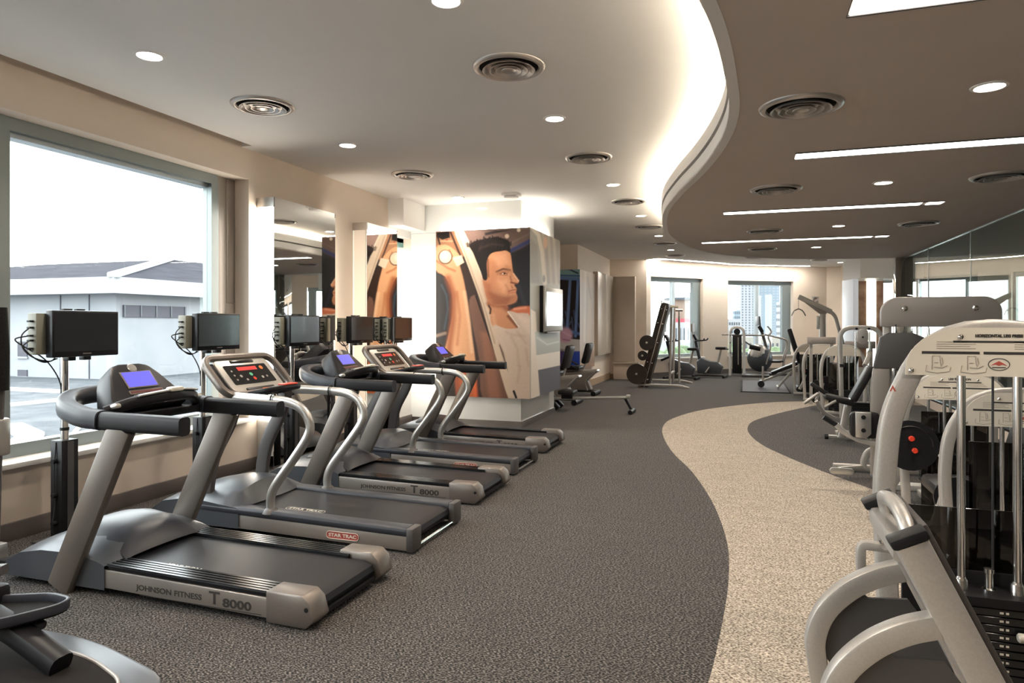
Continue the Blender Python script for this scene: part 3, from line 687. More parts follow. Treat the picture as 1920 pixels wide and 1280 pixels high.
B.line([(780, 800), (850, 850), (930, 830)], 10, (196, 200, 194), 6, .8); B.poly([(775, 925), (950, 895), (950, 1000), (785, 1030)], (224, 216, 206), 3, 1, False)
B.poly([(786, 1030), (950, 995), (950, 1250), (804, 1250)], (86, 86, 96), 3, 1, False)
print_sheet('side_print', M_MURAL, mural, P, B, .001)

# ---- blue poster on the far wall block
def art2(P): return project(P[..., 0], P[..., 1], P[..., 2])
bp = thing('blue_poster', 'blue gym photo poster wrapped round the far wall block', 'poster')
XX, ZZ = np.meshgrid(np.linspace(-4.05, -3.24, 90), np.linspace(.45, 2.55, 200)); P = np.stack([XX, np.full(XX.shape, 13.929), ZZ], -1)
u, v = art2(P); A = Paint(u, v, (40, 32, 34))
A.poly([(1020, 480), (1110, 480), (1110, 522), (1020, 517)], (150, 190, 196), 1.5, 1, False); A.line([(1050, 502), (1066, 503)], 6, (70, 110, 160), 1.5); A.line([(1068, 505), (1083, 512)], 3, (40, 44, 60), 1); A.blob(1069, 502, 3, 3, (235, 240, 240))
A.line([(1020, 520), (1110, 524)], 5, (110, 140, 200), 1.5); A.line([(1020, 515), (1110, 518)], 3, (60, 96, 160), 1)
A.line([(1069, 524), (1063, 625)], 5, (110, 140, 195), 1.2); A.line([(1084, 524), (1079, 630)], 5, (104, 134, 190), 1.2)
for k in range(9): A.line([(1052 + k * 4, 560 + (k * 37) % 50), (1055 + k * 4, 590 + (k * 23) % 40)], 2, (96, 110, 150), 1.2, .6)
A.line([(1045, 615), (1095, 628)], 5, (90, 120, 180), 1.5); A.poly([(1020, 632), (1110, 638), (1110, 660), (1020, 660)], (226, 222, 220), 1, 1, False)
A.blob(1060, 628, 13, 14, (226, 178, 206), .3); A.line([(1052, 620), (1070, 630)], 3, (240, 205, 225), 1.5); A.line([(1056, 636), (1068, 638)], 2, (180, 120, 160), 1.2)
A.poly([(1020, 658), (1110, 658), (1110, 720), (1020, 720)], (48, 76, 176), 1.5, 1, False); A.poly([(1020, 650), (1058, 655), (1055, 720), (1020, 720)], (90, 60, 70), 3, .7, False)
G().box(-4.05, -3.24, 13.93, 13.996, .45, 2.55).obj('front_board', M_LACQ, bp); G().box(-3.296, -3.24, 13.997, 15.4, .45, 2.55).obj('side_board', M_LACQ, bp)
print_sheet('front_print', M_MURAL, bp, P, A, .001)
YY, ZZ = np.meshgrid(np.linspace(13.93, 15.4, 50), np.linspace(.45, 2.55, 160)); P = np.stack([np.full(YY.shape, -3.239), YY, ZZ], -1)
u, v = art2(P); B = Paint(u, v, (178, 160, 142))
B.line([(1098, 500), (1096, 640)], 4, (206, 190, 172), 2); B.line([(1108, 505), (1104, 640)], 7, (196, 176, 156), 3); B.line([(1114, 510), (1116, 600)], 4, (156, 136, 120), 2); B.line([(1102, 520), (1108, 560)], 3, (150, 132, 120), 2, .7)
B.poly([(1090, 660), (1125, 655), (1125, 700), (1090, 700)], (150, 120, 100), 4, .7, False)
print_sheet('side_print', M_MURAL, bp, P, B, .001)

# wall screen on the mural pillar
ws = thing('wall_screen', 'flat silver framed screen on the side of the mural pillar', 'screen', (-2.688, 9.12, 0))
G().box(.0, .075, .0, .98, 1.30, 1.93, .012).obj('bezel', M_SILVER2, ws)
G().box(.0, .05, -.012, 0, 1.29, 1.94, .004).obj('dark_edge', M_BLACK, ws)
G().box(.07, .0765, .08, .88, 1.38, 1.86).obj('display', mat('pale_display', (.34, .4, .42), .15, emis=(.7, .82, .86), es=.18, coat=.4), ws)
G().box(.01, .05, .2, .75, 1.27, 1.30, .004).obj('bracket', M_GREY, ws)

# wall mirrors with lit edges
def mirror(label, y0, y1, lit=True):
    t = thing('wall_mirror', label, 'mirror', (XW, y0, 0), group='tall wall mirrors between the windows')
    d = .2; L_ = y1 - y0
    G().box(d - .008, d, .004, L_, .0, 2.63).obj('mirror_sheet', M_MIRROR, t, False)
    G().box(.001, d - .008, .012, L_ - .012, .125, 2.62).obj('backing_box', M_LACQ, t, False)
    G().box(.02, d - .02, .003, .011, .48, 2.54).obj('edge_light', M_EDGEL if lit else M_PANEL, t, False)
    G().box(.02, d - .02, L_ - .011, L_ - .003, .3, 2.58).obj('edge_light', M_EDGEL, t, False)
    G().box(.0, d, .0, .012, 2.54, 2.632).obj('end_cap', M_STEEL, t, False); G().box(.0, d, L_ - .012, L_, 2.58, 2.632).obj('end_cap', M_STEEL, t, False)
    return t
mirror('tall wall mirror nearest the long window', 5.50, 6.55)
mirror('tall wall mirror beside the narrow window', 7.22, 7.98, False)
# ================================================================== CEILING FITTINGS
def vent_proto():
    t = thing('ceiling_vent', 'x', 'vent', group='round ceiling air vents')
    G().cyl((0, 0, -.003), .2, .004, seg=28).obj('dark_throat', M_VOID, t)
    G().lathe([(.192, -.004), (.2, -.018), (.216, -.02), (.232, -.012), (.238, -.001), (.238, 0), (.192, 0)], seg=36).obj('flange', M_VENT, t)
    for r in (.172, .128, .086):
        G().lathe([(r - .03, -.006), (r - .004, -.03), (r + .002, -.03), (r - .024, -.006)], seg=32).obj('cone_ring', M_VENT, t)
    G().lathe([(.0, -.022), (.03, -.024), (.046, -.03), (.048, -.026), (.0, -.010)], seg=24).obj('centre_cone', M_VENT, t)
    return t
def lamp_proto():
    t = thing('downlight', 'x', 'light', group='round recessed downlights')
    G().lathe([(.07, -.002), (.074, -.008), (.09, -.006), (.094, 0), (.07, 0)], seg=28).obj('trim_ring', M_WHITE, t)
    G().cyl((0, 0, -.003), .07, .004, seg=24).obj('lens', M_LAMP, t)
    return t
VP_ = vent_proto(); LP_ = lamp_proto(); k = .988
VENTS = [((-1.47, 4.26, ZU), 'largest round vent, in the white ceiling left of the wavy edge'), ((-3.54, 4.4, ZU), 'round ceiling vent above the second treadmill near the window'),
         ((-3.56, 6.97, ZU), 'round ceiling vent above the fourth treadmill near the mirrors'), ((-1.5, 6.83, ZU), 'round vent in the white ceiling between two downlights, before the mural pillar'),
         ((-1.51, 9.44, ZU), 'round vent in the white ceiling right of the mural pillar'), ((-1.56, 12.0, ZU), 'round vent in the white ceiling beside the far bend of the wavy edge'),
         ((-1.57, 14.6, ZU), 'small round vent in the white ceiling in front of the plate rack'), ((-1.6, 17.2, ZU), 'small round vent in the white ceiling above the plate rack'),
         ((.25, 18.3, ZU), 'small round vent in the far white ceiling before the skyscraper window'), ((1.9, 19.6, ZU), 'small round vent in the far white ceiling left of the light column'),
         ((.32, 4.4, ZL), 'largest round vent in the lowered ceiling, beside the near slot lights'), ((.29, 7.02, ZL), 'second round vent along the wavy edge of the lowered ceiling'),
         ((.27, 10.1, ZL), 'third round vent along the wavy edge of the lowered ceiling'), ((.3, 12.5, ZL), 'fourth and smallest round vent along the wavy edge of the lowered ceiling'),
         ((2.12, 9.97, ZL), 'round vent in the lowered ceiling close to the glass partition, farther one'), ((2.13, 7.04, ZL), 'round vent in the lowered ceiling at the right edge, nearer one')]
for i, (p, lb) in enumerate(VENTS):
    q = p if p[2] == ZL else (p[0] * k, p[1] * k, p[2])
    if i == 0: VP_.location = q; VP_['label'] = lb
    else: dup(VP_, lb, q)
LAMPS = [((-3.56, 3.35, ZU), 'downlight above the first treadmill beside the window'), ((-1.48, 3.28, ZU), 'downlight at the top edge of the white ceiling'), ((-1.48, 5.45, ZU), 'downlight between the two largest vents of the white ceiling'),
         ((-3.56, 5.63, ZU), 'downlight above the third treadmill'), ((-1.51, 8.26, ZU), 'downlight in the white ceiling just right of the mural pillar front'), ((-3.63, 8.42, ZU), 'downlight right in front of the mural pillar'),
         ((-1.53, 10.75, ZU), 'downlight beside the far end of the mural pillar'), ((-1.55, 13.3, ZU), 'small downlight in the white ceiling past the mural pillar'), ((-1.58, 15.9, ZU), 'small downlight in the white ceiling near the plate rack'),
         ((2.5, 20.6, ZU), 'small downlight by the far wall left of the light column'),
         ((1.27, 4.37, ZL), 'nearest downlight in the lowered ceiling'), ((1.21, 7.02, ZL), 'second downlight in the lowered ceiling'), ((1.18, 9.9, ZL), 'third downlight in the lowered ceiling'), ((1.15, 12.5, ZL), 'fourth and smallest downlight in the lowered ceiling')]
LAMPS += [((-3.6, .9, ZU), 'added unseen downlight in the white ceiling above the cross trainer'), ((-3.6, -1.5, ZU), 'added unseen downlight in the white ceiling by the rear wall and the window'), ((-1.6, .9, ZU), 'added unseen downlight in the white ceiling just left of the photographer'), ((-1.6, -1.5, ZU), 'added unseen downlight in the white ceiling behind the photographer'),  # unseen downlights added for their light behind the camera and past the glass
          ((1.2, 1.6, ZL), 'added unseen downlight in the lowered ceiling above the leg press seat'), ((1.2, -1.2, ZL), 'added unseen downlight in the lowered ceiling behind the photographer'),
          ((6.0, -1.2, ZL), 'added unseen downlight beyond the glass partition, first from the rear wall'), ((6.0, 1.6, ZL), 'added unseen downlight beyond the glass partition, second from the rear wall'), ((6.0, 6, ZL), 'added unseen downlight beyond the glass partition, third from the rear wall'), ((6.0, 11, ZL), 'added unseen downlight beyond the glass partition, farthest from the rear wall')]
for i, (p, lb) in enumerate(LAMPS):
    q = p if p[2] == ZL else (p[0] * k, p[1] * k, p[2])
    o = LP_
    if i == 0: LP_.location = q; LP_['label'] = lb
    else: o = dup(LP_, lb, q)
    light('downlight_beam', 'SPOT', (q[0], q[1], q[2] - .02), (0, 0, 0), 74.0, (1, .87, .74), spot_size=math.radians(125), spot_blend=.8, shadow_soft_size=.06)
def slot(label, x0, x1, y, w_, cut=None):
    t = thing('slot_light', label, 'light', ((x0 + x1) / 2, y, ZL), group='long slot lights in the taupe ceiling')
    h = (x1 - x0) / 2; e = cut - (x0 + x1) / 2 if cut else h
    G().box(-h, e - .03, -w_ / 2 + .012, w_ / 2 - .012, -.005, -.001).obj('diffuser', M_SLOT, t, False)
    if cut: G().box(e + .03, h, -w_ / 2 + .012, w_ / 2 - .012, -.005, -.001).obj('diffuser', M_SLOT, t, False)
    fr = [(-h - .01, -w_ / 2), (h + .01, -w_ / 2), (h + .01, w_ / 2), (-h - .01, w_ / 2)]
    G().sweep([(a, b, -.004) for a, b in fr], rrect(.008, .014, .001), lat=(0, 0, 1), closed=True).obj('frame', M_DGREY, t, False)
slot('slot light cut off by the top edge of the picture', .42, 2.0, 3.08, .2)
slot('second slot light counted from the top of the picture', .38, 1.95, 5.7, .2)
slot('third slot light, with a short second segment', -.22, 2.0, 8.36, .2, 1.83)
slot('farthest slot light, with a short second segment', -.63, 2.0, 11.27, .2, 1.82)
sd = thing('emergency_lamp', 'small white fitting on the ceiling above the mural pillar corner', 'light', (-2.83, 8.3, ZU))
G().box(-.11, .11, -.09, .09, -.035, 0, .01).obj('body', M_WHITE, sd); G().box(-.08, .08, -.06, .06, -.06, -.035, .01).obj('lens', M_WHITE, sd)

# ================================================================== TREADMILLS
def hood_shape(st, hw, edge_drop, n=14):
    """st: [(x, ztop, zedge)]"""
    rows = []
    for x, zt, ze in st:
        r = [(x, -hw, .035)]
        for q in range(n + 1):
            s_ = -1 + 2 * q / n; e = abs(s_) ** edge_drop
            r.append((x, s_ * hw, zt * (1 - e) + ze * e))
        r.append((x, hw, .035)); rows.append(r)
    return G().grid(rows)
def letter_side(t, x, z, y):
    text('brand_lettering', 'JOHNSON FITNESS', M_PRINT, t, (x, y, z), (PI / 2, 0, 0), .038, 1.28, 'LEFT', .0007)
    text('model_lettering', 'T', M_PRINT, t, (x + .455, y, z + .006), (PI / 2, 0, 0), .085, 1.25, 'LEFT', .0016)
    text('model_lettering', '8000', M_PRINT, t, (x + .535, y, z - .008), (PI / 2, 0, 0), .056, 1.5, 'LEFT', .0016)
    G().box(x + .02, x + .76, y - .0005, y + .001, z - .037, z - .034).obj('underline', M_PRINT, t, False)
def treadmill_a():
    t = thing('treadmill', 'x', 'treadmill', group='treadmills in a row along the window')
    for s in (-1, 1):
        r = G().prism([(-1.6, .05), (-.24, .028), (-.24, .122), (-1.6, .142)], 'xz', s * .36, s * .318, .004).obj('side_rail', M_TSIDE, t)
        g = G().prism([(-1.34, .142), (-.2, .124), (-.2, .14), (-1.34, .158)], 'xz', s * .352, s * .222)
        for q in range(5):
            yy = s * (.236 + q * .025)
            g.prism([(-1.33, .157), (-.2, .139), (-.2, .146), (-1.33, .164)], 'xz', yy - .0075, yy + .0075)
        g.obj('foot_rail', M_GLOSSBLK, t)
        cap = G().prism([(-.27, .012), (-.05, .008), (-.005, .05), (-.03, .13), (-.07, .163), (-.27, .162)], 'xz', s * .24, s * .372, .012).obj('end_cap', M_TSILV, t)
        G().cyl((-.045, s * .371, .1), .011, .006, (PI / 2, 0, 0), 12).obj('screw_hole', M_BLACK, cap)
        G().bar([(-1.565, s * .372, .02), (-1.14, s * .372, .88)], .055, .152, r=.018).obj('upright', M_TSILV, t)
        G().sweep(fillet([(-.75, s * .365, .9), (-1.27, s * .365, .905), (-1.33, s * .355, .912)], .05), rrect(.092, .075, .022, 3), lat=(0, 0, 1)).obj('armrest', M_CONSOLE, t)
    G().prism([(-1.36, .12), (-1.36, .146), (-.1, .126), (-.052, .108), (-.04, .08), (-.052, .052), (-.1, .036), (-1.36, .06)], 'xz', -.222, .222).obj('running_belt', M_BELT, t)
    G().box(-.25, -.03, -.22, .22, .03, .05).obj('rear_roller_guard', M_BLACK, t)
    hood_shape([(-2.02, .05, .045), (-1.98, .13, .11), (-1.88, .205, .165), (-1.72, .262, .195), (-1.55, .292, .2), (-1.42, .285, .195), (-1.32, .24, .175), (-1.27, .165, .158)], .365, 2.6).obj('hood', M_HOOD, t)
    hood_shape([(-1.66, .297, .25), (-1.55, .312, .26), (-1.4, .30, .24), (-1.3, .245, .19), (-1.25, .17, .16)], .25, 3.0).obj('hood_panel', M_SLATE, t)
    G().box(-2.16, -1.9, -.3, .3, .025, .075, .012).obj('front_foot', M_BLACK, t)
    for s in (-1, 1): G().cyl((-1.9, s * .3, .03), .03, .04, (PI / 2, 0, 0), 14).obj('wheel', M_BLACK, t)
    pts = [(-1.28, -.365, .908), (-1.42, -.36, .918), (-1.6, -.31, .95), (-1.73, -.18, .982), (-1.775, 0, .992), (-1.73, .18, .982), (-1.6, .31, .95), (-1.42, .36, .918), (-1.28, .365, .908)]
    G().sweep(spline(pts, 5), rrect(.1, .095, .03, 3), lat=(0, 0, 1)).obj('handle_loop', M_SLATE, t)
    G().prism([(-1.3, -.33), (-1.5, -.31), (-1.68, -.16), (-1.73, 0), (-1.68, .16), (-1.5, .31), (-1.3, .33)], 'xy', .87, .915, .008).obj('console_tray', M_CONSOLE, t)
    cb_ = G().sweep(spline([(-1.33, -.31, .94), (-1.25, -.2, .985), (-1.2, -.08, 1.003), (-1.19, 0, 1.006), (-1.2, .08, 1.003), (-1.25, .2, .985), (-1.33, .31, .94)], 5), rrect(.06, .05, .02, 3), lat=(0, 0, 1)).obj('crossbar', M_CONSOLE, t)
    for s in (-1, 1):
        G().sweep(spline([(-1.222, s * .2, 1.018), (-1.19, s * .12, 1.03), (-1.175, s * .05, 1.036)], 3), rrect(.012, .03, .005), lat=(0, 0, 1)).obj('pulse_grip', M_SILVER2, cb_)
        G().cbox((-1.3, s * .27, .965), (.07, .07, .03), .012, (0, -.3, 0)).obj('button_pod', M_SILVER2, cb_)
    G().cbox((-1.175, 0, 1.04), (.05, .09, .025), .01).obj('stop_key', M_IVORY, cb_)
    # console head, leaning to the front
    ro = (0, math.radians(-40), 0); lo = (-1.32, 0, .95)
    P_ = [(-.25, 0), (.25, 0), (.245, .07), (.17, .22), (.125, .285), (.07, .30), (-.07, .30), (-.125, .285), (-.17, .22), (-.245, .07)]
    hd = G().at(lo, ro).prism(P_, 'yz', -.14, 0, .02).obj('console', M_CONSOLE, t)
    G().at(lo, ro).box(0, .004, -.105, .105, .12, .235, .002).obj('screen_frame', M_TSILV, hd)
    G().at(lo, ro).box(.003, .006, -.095, .095, .128, .228).obj('screen', M_BLUESCR, hd)
    G().at(lo, ro).lathe([(.0, .006), (.024, .006), (.03, 0)], (.0, 0, .262), (0, PI / 2, 0), 18).obj('badge', M_SILVER2, hd)
    G().at(lo, ro).box(0, .004, -.115, .115, .078, .104, .002).obj('button_strip_frame', M_TSILV, hd)
    G().at(lo, ro).box(.003, .006, -.108, .108, .083, .099).obj('button_strip', mat('maroon_keys', (.1, .02, .02), .4), hd)
    for s in (-.08, 0, .08): G().at(lo, ro).lathe([(.03, 0), (.032, .004), (.034, .004), (.036, 0)], (0, s, .04), (0, PI / 2, 0), 18).obj('key_ring', M_SILVER2, hd)
    letter_side(t, -1.06, .075, -.3605)
    text('belt_lettering', 'JOHNSON', M_IVORY, t, (-1.02, -.205, .1445), (0, math.radians(-.9) * 0 + .016, 0), .036, 1.3, 'LEFT', .0006)
    return t
def treadmill_b():
    t = thing('treadmill', 'x', 'treadmill', group='treadmills in a row along the window')
    for s in (-1, 1):
        G().prism([(-1.66, .04), (-.04, .015), (-.04, .105), (-1.66, .135)], 'xz', s * .362, s * .33, .004).obj('side_panel', M_GREY, t)
        rl = G().sweep([(-1.66, s * .315, .155), (-.05, s * .315, .128)], rrect(.055, .115, .02, 3), lat=(0, 0, 1)).obj('side_rail', M_SLATE, t)
        G().box(-.05, .0, s * .315 - .062, s * .315 + .062, .012, .158, .012).obj('end_cap', M_DGREY, t)
        pth = spline([(-1.07, s * .325, .15), (-1.075, s * .325, .24), (-1.04, s * .325, .33), (-.9, s * .325, .51), (-.79, s * .328, .66), (-.765, s * .33, .745), (-.81, s * .332, .835), (-.91, s * .332, .885), (-1.08, s * .33, .9), (-1.32, s * .31, .905), (-1.45, s * .29, .91)], 5)
        hr = G().sweep(pth, [(a * 1.0, b * 1.45) for a, b in circ(.022, 12)], lat=(0, 1, 0)).obj('handrail', M_SILVER2, t)
        G().lathe([(.06, 0), (.055, .012), (.036, .03), (.03, .032)], (-1.07, s * .325, .152), seg=18).obj('rail_boot', M_DGREY, hr)
        G().tube(circ_pts((-1.05, s * .33, .9), .032), .005, 6, True).obj('rail_band', M_BLACK, hr)
        G().bar(spline([(-1.4, s * .27, .9), (-1.46, s * .275, .72), (-1.58, s * .28, .5), (-1.63, s * .285, .3), (-1.64, s * .285, .1)], 5), .05, .1, r=.015).obj('mast', M_DGREY, t)
        if s < 0:
            pl_ = G().prism(rrect2(.24, .05, .024, -.5, .066), 'xz', -.3655, -.362).obj('badge_plate', M_REDPRINT, t)
            G().sweep([(a, -.3665, b) for a, b in rrect2(.235, .045, .022, -.5, .066)], circ(.0022, 5), closed=True).obj('badge_outline', M_IVORY, pl_)
            text('brand_lettering', 'STAR TRAC', M_IVORY, pl_, (-.5, -.366, .065), (PI / 2, 0, 0), .03, 1.3, 'CENTER', .0008)
    G().prism([(-1.42, .12), (-1.42, .158), (-.1, .136), (-.05, .118), (-.038, .09), (-.05, .06), (-.1, .045), (-1.42, .06)], 'xz', -.258, .258).obj('running_belt', M_BELT, t)
    G().tube([(-.02, -.25, .03), (-.02, .25, .03)], .01, 8).obj('rear_bar', M_CHROME, t)
    text('belt_lettering', 'STAR TRAC', M_IVORY, t, (-.9, -.19, .1505), (0, .017, 0), .04, 1.25, 'CENTER', .0006)
    G().sweep([(a - .9, b - .19, .1505 - .017 * a) for a, b in rrect(.3, .055, .027, 4)], rrect(.001, .004, .0004), lat=(0, 0, 1), closed=True).obj('belt_emblem_outline', M_IVORY, t)
    hood_shape([(-2.08, .05, .045), (-2.04, .13, .11), (-1.95, .2, .17), (-1.78, .262, .2), (-1.6, .3, .2), (-1.46, .31, .185), (-1.38, .29, .178), (-1.33, .2, .172), (-1.3, .162, .17)], .37, 2.2).obj('hood', M_HOOD, t)
    # console board
    ro = (0, math.radians(-43), 0); lo = (-1.4, 0, .915)
    fr = [(0, a, b + .165) for a, b in rrect(.72, .34, .09, 5)]
    hd = G().at(lo, ro).sweep(fr, rrect(.05, .045, .016, 2), lat=(1, 0, 0), closed=True).obj('console_frame', M_TSILV, t)
    G().at(lo, ro).prism([(-.31, 0), (.31, 0), (.31, .3), (-.31, .3)], 'yz', -.05, -.01, .012).obj('console_back', M_CONSOLE, hd)
    G().at(lo, ro).prism(rrect2(.55, .285, .04, 0, .165), 'yz', -.012, .006, .003).obj('console_face', M_SILVER, hd)
    dp = G().at(lo, ro).prism(rrect2(.44, .175, .012, 0, .165), 'yz', .005, .009).obj('display_panel', M_GLOSSBLK, hd)
    G().at(lo, ro).box(.009, .0105, -.1, .1, .20, .232).obj('led_readout', M_REDSCR, hd)
    for (a, b, r_, m_) in ((.15, .215, .018, M_ORANGE), (0, .16, .016, M_GREEN), (.01, .12, .015, M_RED), (-.11, .15, .012, M_SILVER2), (.1, .125, .012, M_SILVER2), (-.07, .115, .01, M_SILVER2), (.15, .13, .01, M_GREY), (-.17, .2, .008, M_GREY), (-.17, .16, .008, M_GREY), (-.17, .12, .008, M_GREY)):
        G().at(lo, ro).lathe([(r_, 0), (r_, .002), (0, .002)], (.009, a, b), (0, PI / 2, 0), 12).obj('key', m_, hd)
    G().at(lo, ro).box(-.01, .012, -.12, .12, .272, .298, .006).obj('top_slot', M_GLOSSBLK, hd)
    G().at(lo, ro).box(-.01, .016, -.15, .15, -.035, .045, .012).obj('lower_keypad', M_CONSOLE, hd)
    G().at(lo, ro).box(.016, .018, .0, .09, .0, .02).obj('speed_bar', M_ORANGE, hd)
    for s in (-1, 1): G().bar([(-1.36, s * .24, .88), (-1.44, s * .26, .9)], .06, .05).obj('console_bracket', M_DGREY, hd)
    hb = G().sweep(fillet([(-1.44, -.17, .895), (-1.22, -.16, .945), (-1.18, -.1, .955), (-1.18, .1, .955), (-1.22, .16, .945), (-1.44, .17, .895)], .05), rrect(.04, .05, .014), lat=(0, 0, 1)).obj('crossbar', M_CONSOLE, t)
    G().box(-1.215, -1.15, -.07, .07, .972, .982, .003).obj('stop_switch', M_RED, hb)
    return t
def circ_pts(c, r): return [(c[0], c[1] + r * math.cos(a * PI / 6), c[2] + r * 1.3 * math.sin(a * PI / 6)) for a in range(12)]
def rrect2(w_, h_, r, cx, cy): return [(a + cx, b + cy) for a, b in rrect(w_, h_, r, 3)]
TA = treadmill_a(); TB = treadmill_b()
TA.location = (-1.84, 3.01, 0); TA['label'] = 'nearest treadmill, silver and black with a glowing blue screen'
TB.location = (-1.9, 4.1, 0); TB['label'] = 'nearer treadmill with curved silver handrails and a red badge on its side'
dup(TA, 'middle one of the five treadmills, with black armrests', (-1.92, 5.27, 0))
dup(TB, 'farther treadmill with curved silver handrails, fourth in the row', (-2.0, 6.35, 0))
dup(TA, 'farthest treadmill, right in front of the mural pillar', (-2.0, 7.49, 0))

# ================================================================== MONITORS ON POLES
def monitor(W_=.48, H_=.3, label='x'):
    t = thing('monitor_stand', label, 'monitor', group='monitors on poles in front of the treadmills')
    G().box(-.05, .05, -.058, .058, .01, .65, .004).obj('lower_channel', M_BLACK, t)
    G().box(.05, .056, -.022, .022, .03, .64).obj('channel_inset', M_DGREY, t)
    G().box(-.11, .11, -.14, .14, 0, .012, .003).obj('floor_plate', M_DGREY, t)
    p_ = G().cyl((0, 0, .93), .024, .58, seg=16).obj('pole', M_CHROME, t)
    G().cyl((0, 0, .72), .027, .02, seg=16).obj('pole_collar', M_BLACK, p_)
    for z in (.12, .3, .52): G().cyl((-.0, -.07, z), .015, .03, (PI / 2, 0, 0), 10).obj('clamp_knob', M_BLACK, t)
    tv = G().box(.04, .1, -.16, -.16 + W_, 1.19, 1.19 + H_, .008).obj('television', M_TVBLK, t)
    G().box(.1, .1025, -.148, -.16 + W_ - .012, 1.225, 1.19 + H_ - .012).obj('screen', M_SCREEN, tv)
    G().box(.1, .102, W_ / 2 - .19, W_ / 2 - .13, 1.207, 1.213).obj('maker_mark', M_GREY, tv)
    for yy in (.0, .11): G().box(.02, .07, yy - .025, yy + .025, 1.165, 1.19, .003).obj('mount_bracket', M_BLACK, tv)
    for yy in (-.02, .07): G().box(.03, .06, yy - .03, yy + .03, 1.19 + H_, 1.19 + H_ + .012, .003).obj('top_clip', M_BLACK, tv)
    mb = G().box(-.04, .035, -.215, -.13, 1.21, 1.19 + H_ - .02, .004).obj('media_box', M_MEDIA, t)
    for z in (1.25, 1.3, 1.33, 1.38, 1.42): G().box(-.015, .015, -.24, -.215, z - .006, z + .006, .002).obj('plug', M_BLACK, mb)
    for pts in ([(0, -.23, 1.38), (0, -.28, 1.33), (0, -.27, 1.25), (0, -.2, 1.19), (0, -.1, 1.165), (0, -.06, 1.19)],
                [(0, -.23, 1.33), (0, -.32, 1.31), (.0, -.26, 1.26), (0, -.16, 1.2), (0, -.09, 1.13), (0, -.03, 1.02), (0, -.024, .9)],
                [(0, -.23, 1.3), (0, -.27, 1.26), (0, -.2, 1.19), (0, -.13, 1.16), (0, -.05, 1.18)],
                [(0, -.06, .64), (0, -.075, .4), (0, -.065, .25), (0, -.085, .1), (0, -.06, .03)]):
        G().tube(spline(pts, 5), .0045, 6).obj('cable', M_CABLE, t)
    return t
MN = monitor(); MN.location = (-4.2, 3.28, 0); MN['label'] = 'largest monitor on a pole, in front of the long window'
for y, lb, sc in ((4.47, 'second monitor on a pole, at the right end of the long window', 1.05), (5.63, 'monitor on a pole in front of the first wall mirror', 1.1), (6.69, 'monitor on a pole between the two wall mirrors', 1.1), (7.78, 'farthest monitor on a pole, beside the second wall mirror', .95)):
    dup(MN, lb, (-4.24 if y > 7.5 else -4.19, y, 0))
bx = thing('floor_box', 'silver box with a black pole on the floor at the left edge', 'box', (-4.23, 2.77, 0))
G().box(-.1, .1, -.1, .1, 0, .11, .006).obj('box', M_SILVER2, bx); G().box(-.04, .04, -.06, .06, .11, .5, .004).obj('pole', M_BLACK, bx)
